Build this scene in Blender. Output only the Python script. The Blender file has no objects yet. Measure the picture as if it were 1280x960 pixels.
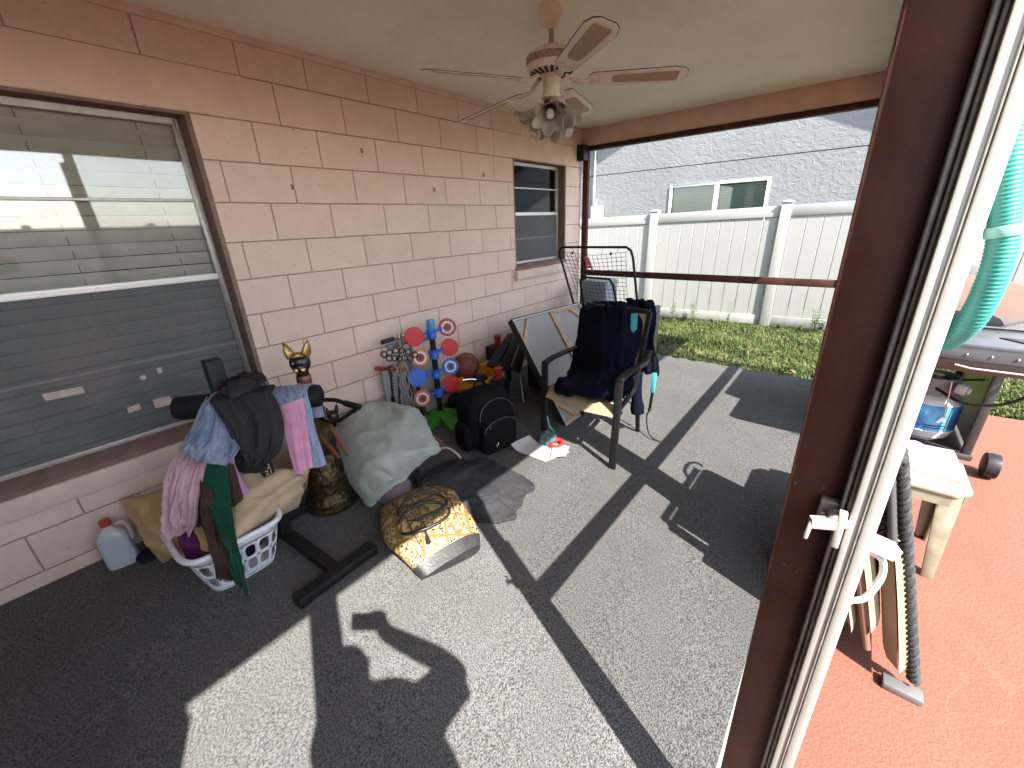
import bpy, bmesh, math, random
import numpy as np
from mathutils import Vector, Matrix
R_ = math.radians
sc = bpy.context.scene
COL = sc.collection
random.seed(7); rng = np.random.default_rng(7)

# ------------------------------------------------------------------ camera, sky, sun, exposure
F = 504.636                                   # focal length in pixels of the 1280 px wide photograph
CP = np.array([2.7098, -1.0676, 1.5417])
CR = np.array([[0.775147, 0.630673, -0.037396], [0.206574, -0.308945, -0.928375], [-0.597055, 0.711902, -0.369759]])
cam_d = bpy.data.cameras.new('camera'); cam = bpy.data.objects.new('camera', cam_d); COL.objects.link(cam)
cam_d.sensor_width = 36; cam_d.lens = F/1280*36; cam_d.clip_start = 0.02; cam_d.clip_end = 500
_m = np.eye(4); _m[:3, 0] = CR[0]; _m[:3, 1] = -CR[1]; _m[:3, 2] = -CR[2]; _m[:3, 3] = CP
cam.matrix_world = Matrix(_m.tolist()); sc.camera = cam

SUN = np.array([0.865, -0.368, 1.0])          # towards the sun
EL = math.atan2(1.0, math.hypot(SUN[0], SUN[1])); AZ = math.atan2(SUN[0], SUN[1])
w = bpy.data.worlds.new('World'); sc.world = w; w.use_nodes = True
wn = w.node_tree.nodes; wl = w.node_tree.links
bg = wn['Background']; sky = wn.new('ShaderNodeTexSky'); sky.sky_type = 'NISHITA'; sky.sun_disc = False
sky.sun_elevation = EL; sky.sun_rotation = AZ; sky.air_density = 1.0; sky.dust_density = 0.8; sky.ozone_density = 1.0
hsv = wn.new('ShaderNodeHueSaturation'); hsv.inputs['Saturation'].default_value = .55; wl.new(sky.outputs[0], hsv.inputs['Color']); wl.new(hsv.outputs[0], bg.inputs[0]); bg.inputs[1].default_value = 0.15
sun_d = bpy.data.lights.new('sun', 'SUN'); sun_d.energy = 4.4; sun_d.angle = R_(0.53); sun_d.color = (1.0, 0.95, 0.87)
sun = bpy.data.objects.new('sun', sun_d); COL.objects.link(sun)
sun.rotation_euler = Vector((-SUN).tolist()).to_track_quat('-Z', 'Y').to_euler()
sc.view_settings.view_transform = 'Standard'; sc.view_settings.look = 'None'
sc.view_settings.exposure = 2.5; sc.view_settings.gamma = 1.0; sc.view_settings.use_curve_mapping = False
sc.render.engine = 'CYCLES'
sc.cycles.max_bounces = 10; sc.cycles.diffuse_bounces = 7; sc.cycles.glossy_bounces = 4
sc.cycles.transparent_max_bounces = 12; sc.cycles.transmission_bounces = 6
sc.cycles.sample_clamp_indirect = 6; sc.cycles.caustics_reflective = False; sc.cycles.caustics_refractive = False

# ------------------------------------------------------------------ measuring: a pixel of the photograph met with a real plane of the place
def ray(x, y): return CR.T @ np.array([(x-640)/F, (y-480)/F, 1.0])
def at(x, y, ax, v):
    d = ray(x, y); return CP + (v-CP[ax])/d[ax]*d
def fl(x, y, z=0.0): return at(x, y, 2, z)
def wa(x, y, X=0.0): return at(x, y, 0, X)
def ya(x, y, Y): return at(x, y, 1, Y)

# ------------------------------------------------------------------ mesh helpers
def V3(a): return np.array(a, float)
def unit(a):
    a = V3(a); return a/max(np.linalg.norm(a), 1e-9)
def rotz(a): c, s = math.cos(a), math.sin(a); return np.array([[c, -s, 0], [s, c, 0], [0, 0, 1.0]])
def rotx(a): c, s = math.cos(a), math.sin(a); return np.array([[1.0, 0, 0], [0, c, -s], [0, s, c]])
def roty(a): c, s = math.cos(a), math.sin(a); return np.array([[c, 0, s], [0, 1.0, 0], [-s, 0, c]])
def frame_to(d, up=(0, 0, 1)):
    z = unit(d); u = V3(up)
    if abs(z @ unit(u)) > .98: u = V3((0, 1, 0)) if abs(z[1]) < .9 else V3((1, 0, 0))
    x = unit(np.cross(u, z)); return np.stack([x, np.cross(z, x), z], 1)
class MB:
    def __init__(s): s.v = []; s.f = []
    def add(s, vs, fs):
        n = len(s.v); s.v += [tuple(map(float, p)) for p in vs]; s.f += [tuple(i+n for i in f) for f in fs]; return s
    def box(s, c, size, R=None):
        h = V3(size)/2; P = np.array([[x, y, z] for x in (-1, 1) for y in (-1, 1) for z in (-1, 1)])*h
        if R is not None: P = P @ R.T
        return s.add(P+V3(c), [(0, 1, 3, 2), (4, 6, 7, 5), (0, 4, 5, 1), (2, 3, 7, 6), (0, 2, 6, 4), (1, 5, 7, 3)])
    def span(s, a, b): a = V3(a); b = V3(b); return s.box((a+b)/2, np.abs(b-a))
    def beam(s, p, q, w_, h_, up=(0, 0, 1)):
        p = V3(p); q = V3(q); return s.box((p+q)/2, (w_, h_, np.linalg.norm(q-p)), frame_to(q-p, up))
    def tube(s, pts, r, n=10, closed=False, caps=True):
        pts = [V3(p) for p in pts]; m = len(pts); rr = r if hasattr(r, '__len__') else [r]*m
        T = []
        for i in range(m):
            a = pts[(i-1) % m] if closed or i > 0 else pts[i]; b = pts[(i+1) % m] if closed or i < m-1 else pts[i]
            T.append(unit(b-a))
        fr = frame_to(T[0]); x = fr[:, 0]; vs = []
        for i in range(m):
            x = unit(x - T[i]*(x@T[i])); y = np.cross(T[i], x)
            for k in range(n):
                a = 2*math.pi*k/n; vs.append(pts[i]+rr[i]*(math.cos(a)*x+math.sin(a)*y))
        fs = []
        for i in range(m if closed else m-1):
            j = (i+1) % m
            for k in range(n): l = (k+1) % n; fs.append((i*n+k, i*n+l, j*n+l, j*n+k))
        if caps and not closed: fs.append(tuple(range(n-1, -1, -1))); fs.append(tuple((m-1)*n+k for k in range(n)))
        return s.add(vs, fs)
    def lathe(s, prof, c=(0, 0, 0), n=28, R=None, arc=2*math.pi):
        vs = []; fs = []; m = len(prof)
        for (r, z) in prof:
            for k in range(n): a = arc*k/n; vs.append((r*math.cos(a), r*math.sin(a), z))
        for i in range(m-1):
            for k in range(n): l = (k+1) % n; fs.append((i*n+k, i*n+l, (i+1)*n+l, (i+1)*n+k))
        if prof[0][0] > 1e-6: fs.append(tuple(range(n-1, -1, -1)))
        if prof[-1][0] > 1e-6: fs.append(tuple((m-1)*n+k for k in range(n)))
        P = V3(vs)
        if R is not None: P = P @ R.T
        return s.add(P+V3(c), fs)
    def cyl(s, p, q, r, n=20, r2=None):
        p = V3(p); q = V3(q); L = np.linalg.norm(q-p)
        return s.lathe([(r, 0), (r if r2 is None else r2, L)], p, n, frame_to(q-p))
    def ell(s, c, rad, R=None, nu=20, nv=12):
        vs = []; fs = []
        for j in range(nv+1):
            b = math.pi*j/nv-math.pi/2
            for i in range(nu): a = 2*math.pi*i/nu; vs.append((rad[0]*math.cos(b)*math.cos(a), rad[1]*math.cos(b)*math.sin(a), rad[2]*math.sin(b)))
        for j in range(nv):
            for i in range(nu): l = (i+1) % nu; fs.append((j*nu+i, j*nu+l, (j+1)*nu+l, (j+1)*nu+i))
        P = V3(vs)
        if R is not None: P = P @ R.T
        return s.add(P+V3(c), fs)
    def grid(s, P, closed_u=False, closed_v=False):
        m, n = P.shape[:2]; fs = []
        for i in range(m if closed_u else m-1):
            for j in range(n if closed_v else n-1):
                a, b = (i+1) % m, (j+1) % n; fs.append((i*n+j, a*n+j, a*n+b, i*n+b))
        return s.add(P.reshape(-1, 3), fs)
    def sheet(s, P, t=.004, keep=None):
        """a cloth or panel: grid with a front and a back, t apart, and closed borders"""
        m, n = P.shape[:2]; du = np.gradient(P, axis=0); dv = np.gradient(P, axis=1)
        N = np.cross(du, dv); N /= np.maximum(np.linalg.norm(N, axis=2, keepdims=True), 1e-9)
        A = P+N*t/2; B = P-N*t/2; k = m*n
        K = np.ones((m-1, n-1), bool) if keep is None else keep; fs = []
        for i in range(m-1):
            for j in range(n-1):
                if not K[i, j]: continue
                a, b, c, d = i*n+j, (i+1)*n+j, (i+1)*n+j+1, i*n+j+1
                fs.append((a, b, c, d)); fs.append((d+k, c+k, b+k, a+k))
                if i == 0 or not K[i-1, j]: fs.append((a, d, d+k, a+k))
                if i == m-2 or not K[i+1, j]: fs.append((c, b, b+k, c+k))
                if j == 0 or not K[i, j-1]: fs.append((b, a, a+k, b+k))
                if j == n-2 or not K[i, j+1]: fs.append((d, c, c+k, d+k))
        return s.add(np.concatenate([A.reshape(-1, 3), B.reshape(-1, 3)]), fs)
    def prism(s, poly, fn, d0, d1):
        """poly of 2-D points; fn(u, v, d) gives the 3-D point"""
        n = len(poly); vs = [fn(u, v, d0) for u, v in poly]+[fn(u, v, d1) for u, v in poly]
        fs = [tuple(range(n-1, -1, -1)), tuple(range(n, 2*n))]+[(i, (i+1) % n, n+(i+1) % n, n+i) for i in range(n)]
        return s.add(vs, fs)
def wloc(o):
    p = V3((0, 0, 0))
    while o is not None: p = p+V3(o.location); o = o.parent
    return p
def tag(o, label=None, cat=None, group=None, kind=None):
    if label: o['label'] = label
    if cat: o['category'] = cat
    if group: o['group'] = group
    if kind: o['kind'] = kind
    return o
def thing(name, loc, label, cat, group=None):
    o = bpy.data.objects.new(name, None); COL.objects.link(o); o.location = tuple(map(float, loc)); o.empty_display_size = .1
    return tag(o, label, cat, group)
def obj(name, mb, m, parent=None, bevel=0.0, seg=2, smooth=True, ang=40, loc=None):
    P = V3(mb.v)
    if parent is not None: off = wloc(parent)
    elif loc is not None: off = V3(loc)
    else: off = np.array([(P[:, 0].min()+P[:, 0].max())/2, (P[:, 1].min()+P[:, 1].max())/2, P[:, 2].min()])
    me = bpy.data.meshes.new(name); me.from_pydata((P-off).tolist(), [], mb.f)
    bm = bmesh.new(); bm.from_mesh(me)
    bmesh.ops.remove_doubles(bm, verts=bm.verts, dist=1e-6)
    bmesh.ops.recalc_face_normals(bm, faces=bm.faces)
    if bevel > 0:
        es = [e for e in bm.edges if len(e.link_faces) == 2 and e.calc_face_angle(0) > R_(35)]
        bmesh.ops.bevel(bm, geom=es, offset=bevel, segments=seg, affect='EDGES', profile=.5, clamp_overlap=True)
    bm.to_mesh(me); bm.free()
    if smooth:
        me.polygons.foreach_set('use_smooth', [True]*len(me.polygons)); me.set_sharp_from_angle(angle=R_(ang))
    me.materials.append(m)
    o = bpy.data.objects.new(name, me); COL.objects.link(o)
    if parent is not None: o.parent = parent
    else: o.location = tuple(off)
    return o
def kids(o): return [c for c in bpy.data.objects if c.parent == o]
def copy_tree(o, parent=None):
    c = o.copy(); COL.objects.link(c)
    if parent is not None: c.parent = parent
    for ch in kids(o): copy_tree(ch, c)
    return c
def text_obj(name, s, size, pos, R, m, parent, ext=.0006):
    cu = bpy.data.curves.new(name, 'FONT'); cu.body = s; cu.size = size; cu.extrude = ext; cu.align_x = 'CENTER'; cu.align_y = 'CENTER'
    cu.space_line = .8; cu.materials.append(m); o = bpy.data.objects.new(name, cu); COL.objects.link(o)
    bpy.context.view_layer.update(); me = bpy.data.meshes.new_from_object(o.evaluated_get(bpy.context.evaluated_depsgraph_get())); bpy.data.objects.remove(o); o = bpy.data.objects.new(name, me); COL.objects.link(o)
    M = Matrix(R.tolist()).to_4x4(); M.translation = Vector((V3(pos)-wloc(parent)).tolist()); o.parent = parent; o.matrix_local = M
    return o
def smooth_path(pts, k=8, closed=False):
    pts = [V3(p) for p in pts]; out = []; n = len(pts)
    g = (lambda i: pts[i % n]) if closed else (lambda i: pts[min(max(i, 0), n-1)])
    for i in range(n if closed else n-1):
        a, b, c, d = g(i-1), g(i), g(i+1), g(i+2)
        for q in range(k):
            t = q/k; out.append(.5*(2*b+(c-a)*t+(2*a-5*b+4*c-d)*t*t+(3*b-a-3*c+d)*t**3))
    if not closed: out.append(pts[-1])
    return out

# ------------------------------------------------------------------ materials
def mat(name, col, rough=.6, metal=0, var=.0, vscale=6, bump=0, bscale=60, spec=.5, col2=None, detail=4, sheen=0, trans=0, emit=None, coat=0, bdist=.004):
    m = bpy.data.materials.new(name); m.use_nodes = True; nt = m.node_tree; N = nt.nodes; L = nt.links; b = N['Principled BSDF']
    b.inputs['Base Color'].default_value = (*col, 1); b.inputs['Roughness'].default_value = rough; b.inputs['Metallic'].default_value = metal
    b.inputs['Specular IOR Level'].default_value = spec
    if sheen: b.inputs['Sheen Weight'].default_value = sheen; b.inputs['Sheen Roughness'].default_value = .6
    if trans: b.inputs['Transmission Weight'].default_value = trans
    if coat: b.inputs['Coat Weight'].default_value = coat
    tc = N.new('ShaderNodeTexCoord')
    if var > 0 or col2:
        nz = N.new('ShaderNodeTexNoise'); nz.inputs['Scale'].default_value = vscale; nz.inputs['Detail'].default_value = detail
        L.new(tc.outputs['Object'], nz.inputs['Vector'])
        cr = N.new('ShaderNodeValToRGB'); c = V3(col); a = c*(1-var) if col2 is None else V3(col2); z = np.clip(c*(1+var), 0, 1) if col2 is None else c
        cr.color_ramp.elements[0].position = .3; cr.color_ramp.elements[1].position = .7
        cr.color_ramp.elements[0].color = (*a, 1); cr.color_ramp.elements[1].color = (*z, 1)
        L.new(nz.outputs[0], cr.inputs[0]); L.new(cr.outputs[0], b.inputs['Base Color'])
    if bump > 0:
        n2 = N.new('ShaderNodeTexNoise'); n2.inputs['Scale'].default_value = bscale; n2.inputs['Detail'].default_value = 5
        L.new(tc.outputs['Object'], n2.inputs['Vector'])
        bp = N.new('ShaderNodeBump'); bp.inputs['Strength'].default_value = bump; bp.inputs['Distance'].default_value = bdist
        L.new(n2.outputs[0], bp.inputs['Height']); L.new(bp.outputs[0], b.inputs['Normal'])
    return m
def nodes_of(m): return m.node_tree.nodes, m.node_tree.links, m.node_tree.nodes['Principled BSDF']
def math_n(N, L, op, a, b=None, c=None):
    n = N.new('ShaderNodeMath'); n.operation = op
    for i, v in enumerate((a, b, c)):
        if v is None: continue
        if isinstance(v, (int, float)): n.inputs[i].default_value = v
        else: L.new(v, n.inputs[i])
    return n.outputs[0]
def mix_c(N, L, fac, a, b):
    n = N.new('ShaderNodeMix'); n.data_type = 'RGBA'
    for s, v in ((n.inputs[0], fac), (n.inputs[6], a), (n.inputs[7], b)):
        if isinstance(v, (int, float)): s.default_value = v
        elif isinstance(v, tuple): s.default_value = (*v, 1) if len(v) == 3 else v
        else: L.new(v, s)
    return n.outputs[2]
def ramp(N, L, fac, stops):
    n = N.new('ShaderNodeValToRGB'); e = n.color_ramp.elements
    while len(e) < len(stops): e.new(.5)
    for q, (p, c) in zip(e, stops): q.position = p; q.color = (*c, 1)
    L.new(fac, n.inputs[0]); return n.outputs[0]
def noise(N, L, vec, scale, detail=4, rough=.5):
    n = N.new('ShaderNodeTexNoise'); n.inputs['Scale'].default_value = scale; n.inputs['Detail'].default_value = detail; n.inputs['Roughness'].default_value = rough
    L.new(vec, n.inputs['Vector']); return n.outputs[0]
def bump_n(N, L, h, strength, dist, b, normal=None):
    n = N.new('ShaderNodeBump'); n.inputs['Strength'].default_value = strength; n.inputs['Distance'].default_value = dist
    L.new(h, n.inputs['Height'])
    if normal is not None: L.new(normal, n.inputs['Normal'])
    L.new(n.outputs[0], b.inputs['Normal']); return n.outputs[0]
def world_pos(N): return N.new('ShaderNodeNewGeometry').outputs['Position']

def m_blockwall():
    m = mat('painted_block', (.50, .345, .29), .75, spec=.25); N, L, b = nodes_of(m); P = world_pos(N)
    sp = N.new('ShaderNodeSeparateXYZ'); L.new(P, sp.inputs[0])
    y = sp.outputs[1]; sh = math_n(N, L, 'LESS_THAN', y, .1); y2 = math_n(N, L, 'SUBTRACT', y, math_n(N, L, 'MULTIPLY', sh, .045))
    cb = N.new('ShaderNodeCombineXYZ'); L.new(math_n(N, L, 'ADD', y2, 40.64*.4), cb.inputs[0]); L.new(math_n(N, L, 'ADD', sp.outputs[2], .2032*2-.08), cb.inputs[1])
    nzv = N.new('ShaderNodeTexNoise'); nzv.inputs['Scale'].default_value = 9; L.new(P, nzv.inputs['Vector'])
    wob = N.new('ShaderNodeVectorMath'); wob.operation = 'MULTIPLY_ADD'; L.new(nzv.outputs['Color'], wob.inputs[0]); wob.inputs[1].default_value = (.006, .006, 0); L.new(cb.outputs[0], wob.inputs[2])
    br = N.new('ShaderNodeTexBrick'); br.offset = .5; br.inputs['Scale'].default_value = 1; br.inputs['Brick Width'].default_value = .4064; br.inputs['Row Height'].default_value = .2032
    br.inputs['Mortar Size'].default_value = .0042; br.inputs['Mortar Smooth'].default_value = .6; br.inputs['Bias'].default_value = 0
    br.inputs['Color1'].default_value = (.45, .45, .45, 1); br.inputs['Color2'].default_value = (.62, .62, .62, 1); L.new(wob.outputs[0], br.inputs['Vector'])
    big = noise(N, L, P, 1.3, 5); mid = noise(N, L, P, 7, 5, .6)
    base = ramp(N, L, mid, [(.3, (.72, .54, .445)), (.7, (.78, .60, .50))])
    base = mix_c(N, L, math_n(N, L, 'MULTIPLY', big, .35), base, (.73, .55, .475))
    tint = N.new('ShaderNodeMix'); tint.data_type = 'RGBA'; tint.blend_type = 'SOFT_LIGHT'; tint.inputs[0].default_value = .35; L.new(base, tint.inputs[6]); L.new(br.outputs['Color'], tint.inputs[7])
    dirt = math_n(N, L, 'MULTIPLY', math_n(N, L, 'GREATER_THAN', noise(N, L, P, 55, 2), .70), .45)
    base = mix_c(N, L, dirt, tint.outputs[2], (.22, .14, .11))
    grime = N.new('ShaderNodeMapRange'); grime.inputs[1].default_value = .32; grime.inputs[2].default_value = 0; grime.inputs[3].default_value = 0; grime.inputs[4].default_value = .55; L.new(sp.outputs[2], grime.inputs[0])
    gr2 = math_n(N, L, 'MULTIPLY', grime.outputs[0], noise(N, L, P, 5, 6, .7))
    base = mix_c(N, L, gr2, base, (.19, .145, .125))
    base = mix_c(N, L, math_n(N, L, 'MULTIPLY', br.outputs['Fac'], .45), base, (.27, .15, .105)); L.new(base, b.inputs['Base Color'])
    h = math_n(N, L, 'SUBTRACT', math_n(N, L, 'MULTIPLY', noise(N, L, P, 160, 4, .65), .22), math_n(N, L, 'MULTIPLY', br.outputs['Fac'], 1.0))
    h = math_n(N, L, 'ADD', h, math_n(N, L, 'MULTIPLY', mid, .25))
    bump_n(N, L, h, .9, .009, b); return m
def m_carpet():
    m = mat('speckled_carpet', (.2, .2, .2), .95, spec=.1); N, L, b = nodes_of(m); P = world_pos(N)
    st = N.new('ShaderNodeMapping'); st.inputs['Scale'].default_value = (1, .6, 1); st.inputs['Rotation'].default_value = (0, 0, .5); L.new(P, st.inputs['Vector'])
    a = noise(N, L, st.outputs[0], 240, 2, .6); c = noise(N, L, P, 520, 2, .6); g = noise(N, L, P, 1.9, 6, .65)
    f = math_n(N, L, 'ADD', math_n(N, L, 'MULTIPLY', a, .65), math_n(N, L, 'MULTIPLY', c, .35))
    k = ramp(N, L, f, [(.36, (.009, .0095, .0105)), (.47, (.073, .073, .074)), (.60, (.18, .178, .173))])
    k = mix_c(N, L, ramp(N, L, g, [(.35, (0, 0, 0)), (.72, (.38, .38, .38))]), k, (.060, .058, .054))
    L.new(k, b.inputs['Base Color']); bump_n(N, L, f, .7, .006, b); return m
def m_deck():
    m = mat('orange_knockdown_deck', (.5, .17, .1), .8, spec=.3); N, L, b = nodes_of(m); P = world_pos(N)
    a = noise(N, L, P, 85, 4, .55); g = noise(N, L, P, 2.2, 5, .6)
    f = ramp(N, L, a, [(.46, (0, 0, 0)), (.56, (1, 1, 1))])
    k = mix_c(N, L, g, (.128, .047, .032), (.160, .062, .043)); k = mix_c(N, L, math_n(N, L, 'MULTIPLY', f, .2), k, (.19, .080, .057))
    vo = N.new('ShaderNodeTexVoronoi'); vo.feature = 'DISTANCE_TO_EDGE'; vo.inputs['Scale'].default_value = 1.35
    wv = N.new('ShaderNodeTexNoise'); wv.inputs['Scale'].default_value = 1.8; wv.inputs['Detail'].default_value = 2; L.new(P, wv.inputs['Vector'])
    ad = N.new('ShaderNodeVectorMath'); ad.operation = 'MULTIPLY_ADD'; L.new(wv.outputs['Color'], ad.inputs[0]); ad.inputs[1].default_value = (.7, .7, .7); L.new(P, ad.inputs[2]); L.new(ad.outputs[0], vo.inputs['Vector'])
    ln = math_n(N, L, 'LESS_THAN', vo.outputs['Distance'], .006)
    k = mix_c(N, L, math_n(N, L, 'MULTIPLY', ln, .2), k, (.20, .095, .07)); L.new(k, b.inputs['Base Color'])
    h = math_n(N, L, 'ADD', f, math_n(N, L, 'MULTIPLY', ln, -1.2)); bump_n(N, L, h, .5, .0022, b); return m
def m_ceiling():
    m = mat('textured_ceiling_paint', (.62, .54, .44), .85, spec=.2); N, L, b = nodes_of(m); P = world_pos(N)
    k = ramp(N, L, noise(N, L, P, 1.4, 6, .6), [(.3, (.79, .765, .66)), (.7, (.87, .85, .75))]); st = ramp(N, L, noise(N, L, P, 2.6, 7, .7), [(.56, (0, 0, 0)), (.76, (.26, .26, .26))]); k = mix_c(N, L, st, k, (.55, .47, .36)); L.new(k, b.inputs['Base Color'])
    bump_n(N, L, noise(N, L, P, 35, 5, .6), .35, .008, b); return m
def m_stucco():
    m = mat('grey_stucco', (.36, .37, .40), .85, spec=.2); N, L, b = nodes_of(m); P = world_pos(N)
    wv = N.new('ShaderNodeTexNoise'); wv.inputs['Scale'].default_value = 2.2; wv.inputs['Detail'].default_value = 3; L.new(P, wv.inputs['Vector'])
    ad = N.new('ShaderNodeVectorMath'); ad.operation = 'MULTIPLY_ADD'; L.new(wv.outputs['Color'], ad.inputs[0]); ad.inputs[1].default_value = (.5, .5, .5); L.new(P, ad.inputs[2])
    st = N.new('ShaderNodeMapping'); st.inputs['Scale'].default_value = (1, 1, 1.7); L.new(ad.outputs[0], st.inputs['Vector'])
    a = noise(N, L, st.outputs[0], 9, 3, .5); c = noise(N, L, P, 45, 3)
    f = ramp(N, L, a, [(.47, (0, 0, 0)), (.52, (1, 1, 1))])
    L.new(ramp(N, L, noise(N, L, P, .9, 4), [(.3, (.138, .141, .147)), (.7, (.158, .161, .168))]), b.inputs['Base Color'])
    bump_n(N, L, math_n(N, L, 'ADD', f, math_n(N, L, 'MULTIPLY', c, .25)), .5, .009, b); return m
def m_ground():
    m = mat('lawn_soil', (.1, .12, .04), .95, spec=.1); N, L, b = nodes_of(m); P = world_pos(N)
    L.new(ramp(N, L, noise(N, L, P, 14, 5, .7), [(.3, (.075, .062, .032)), (.5, (.11, .12, .04)), (.7, (.19, .16, .08))]), b.inputs['Base Color'])
    bump_n(N, L, noise(N, L, P, 60, 4), .6, .02, b); return m
def m_grass(name, a, c, d):
    m = mat(name, a, .55, spec=.3); N, L, b = nodes_of(m); P = world_pos(N)
    n1 = noise(N, L, P, 3.0, 4, .6); n2 = noise(N, L, P, 40, 3, .6)
    k = ramp(N, L, math_n(N, L, 'ADD', math_n(N, L, 'MULTIPLY', n1, .55), math_n(N, L, 'MULTIPLY', n2, .45)), [(.4, a), (.52, c), (.62, d)])
    L.new(k, b.inputs['Base Color'])
    b.inputs['Subsurface Weight'].default_value = 0
    return m
def m_glass(name='window_glass', tint=(.93, .94, .93), rough=.03, mul=2.1):
    m = bpy.data.materials.new(name); m.use_nodes = True; N = m.node_tree.nodes; L = m.node_tree.links; N.clear()
    o = N.new('ShaderNodeOutputMaterial'); t = N.new('ShaderNodeBsdfTransparent'); g = N.new('ShaderNodeBsdfGlossy'); mx = N.new('ShaderNodeMixShader'); fr = N.new('ShaderNodeFresnel')
    fr.inputs[0].default_value = 1.52; t.inputs[0].default_value = (*tint, 1); g.inputs['Roughness'].default_value = rough
    nz = N.new('ShaderNodeTexNoise'); nz.inputs['Scale'].default_value = 2.5; tc = N.new('ShaderNodeNewGeometry'); L.new(tc.outputs['Position'], nz.inputs['Vector'])
    bp = N.new('ShaderNodeBump'); bp.inputs['Strength'].default_value = .02; bp.inputs['Distance'].default_value = .02; L.new(nz.outputs[0], bp.inputs['Height']); L.new(bp.outputs[0], g.inputs['Normal'])
    mm = N.new('ShaderNodeMath'); mm.operation = 'MULTIPLY'; mm.inputs[1].default_value = mul; mm.use_clamp = True; L.new(fr.outputs[0], mm.inputs[0])
    L.new(mm.outputs[0], mx.inputs[0]); L.new(t.outputs[0], mx.inputs[1]); L.new(g.outputs[0], mx.inputs[2]); L.new(mx.outputs[0], o.inputs[0]); return m
def m_screen(name, f, col=(.03, .03, .03)):
    m = bpy.data.materials.new(name); m.use_nodes = True; N = m.node_tree.nodes; L = m.node_tree.links; b = N['Principled BSDF']; o = N['Material Output']
    b.inputs['Base Color'].default_value = (*col, 1); b.inputs['Roughness'].default_value = .7; b.inputs['Specular IOR Level'].default_value = .1
    t = N.new('ShaderNodeBsdfTransparent'); mx = N.new('ShaderNodeMixShader'); mx.inputs[0].default_value = f
    L.new(t.outputs[0], mx.inputs[1]); L.new(b.outputs[0], mx.inputs[2]); L.new(mx.outputs[0], o.inputs[0]); return m
def m_cloth(name, col, var=.12, weave=900, rough=.9, sheen=.15, wr=.25):
    m = mat(name, col, rough, spec=.15 if max(col) > .1 else .04, sheen=sheen if max(col) > .1 else 0); N, L, b = nodes_of(m); tc = N.new('ShaderNodeTexCoord').outputs['Object']; c = V3(col)
    L.new(ramp(N, L, noise(N, L, tc, 14, 5, .6), [(.3, tuple(c*(1-var))), (.7, tuple(np.clip(c*(1+var), 0, 1)))]), b.inputs['Base Color'])
    h = math_n(N, L, 'ADD', math_n(N, L, 'MULTIPLY', noise(N, L, tc, weave, 2), .25), noise(N, L, tc, 28, 4, .6))
    bump_n(N, L, h, wr, .008, b); return m
M = {}
M['wall'] = m_blockwall(); M['carpet'] = m_carpet(); M['deck'] = m_deck(); M['ceiling'] = m_ceiling(); M['stucco'] = m_stucco(); M['ground'] = m_ground()
M['pink_paint'] = mat('pink_paint', (.70, .53, .41), .7, var=.08, vscale=8, bump=.25, bscale=70, spec=.25)
M['brown_paint'] = mat('brown_wood_paint', (.066, .025, .017), .6, var=.35, vscale=7, bump=.35, bscale=45, spec=.2)
M['brown_trim'] = mat('window_trim_brown', (.23, .155, .125), .75, var=.2, vscale=10, bump=.3, bscale=60, spec=.2)
M['alu'] = mat('window_aluminium', (.50, .47, .43), .42, metal=.55, var=.15, vscale=25)
M['white_alu'] = mat('white_aluminium', (.36, .35, .325), .38, var=.06, vscale=18, bump=.05, bscale=40)
M['grey_alu'] = mat('grey_weathered_aluminium', (.26, .245, .22), .5, var=.3, vscale=40, bump=.15, bscale=90)
M['glass'] = m_glass(); M['glass_low'] = m_glass('window_glass_dusty', (.8, .83, .82), .08, 1.0); M['glass_n'] = m_glass('neighbour_glass', (.86, .91, .88), .03, 1.2)
M['blind'] = mat('blind_slat', (.80, .76, .67), .55, var=.08, vscale=9)
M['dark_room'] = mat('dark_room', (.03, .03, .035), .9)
M['vinyl'] = mat('white_vinyl', (.25, .246, .224), .4, var=.05, vscale=3)
def m_vinyl():
    m = mat('white_vinyl', (.25, .246, .224), .42); N, L, b = nodes_of(m); P = world_pos(N); sp = N.new('ShaderNodeSeparateXYZ'); L.new(P, sp.inputs[0])
    st = N.new('ShaderNodeMapping'); st.inputs['Scale'].default_value = (6, 6, .8); L.new(P, st.inputs['Vector'])
    mr = N.new('ShaderNodeMapRange'); mr.inputs[1].default_value = .55; mr.inputs[2].default_value = -.05; mr.inputs[3].default_value = .04; mr.inputs[4].default_value = .8; L.new(sp.outputs[2], mr.inputs[0])
    f = math_n(N, L, 'MULTIPLY', mr.outputs[0], ramp(N, L, noise(N, L, st.outputs[0], 2.2, 6, .7), [(.45, (0, 0, 0)), (.75, (.7, .7, .7))]))
    k = mix_c(N, L, noise(N, L, P, 1.1, 4), (.242, .243, .230), (.266, .266, .252)); L.new(mix_c(N, L, f, k, (.125, .115, .075)), b.inputs['Base Color']); return m
M['vinyl'] = m_vinyl()
M['white_frame'] = mat('white_window_frame', (.55, .56, .56), .45)
M['black_metal'] = mat('black_powder_coat', (.010, .010, .011), .5, var=.2, vscale=40, spec=.28)
M['black_pad'] = mat('black_vinyl_pad', (.009, .009, .010), .55, spec=.25, bump=.15, bscale=220)
M['black_plastic'] = mat('black_plastic', (.010, .010, .011), .45, spec=.3)
M['chrome'] = mat('chrome', (.7, .7, .7), .2, metal=1)
M['steel'] = mat('brushed_steel', (.55, .54, .52), .28, metal=1, var=.08, vscale=30)
M['gold'] = mat('gold_paint', (.50, .33, .10), .32, metal=.9, var=.25, vscale=60)
M['cream'] = mat('aged_cream_plastic', (.74, .66, .55), .5, var=.12, vscale=12)
M['screen'] = m_screen('insect_screen', .33)
M['sash_screen'] = m_screen('window_screen', .55, (.18, .182, .186))
# ================================================================== SETTING
def structure(name, mb, m, **k): o = obj(name, mb, m, **k); return tag(o, kind='structure')
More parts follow.
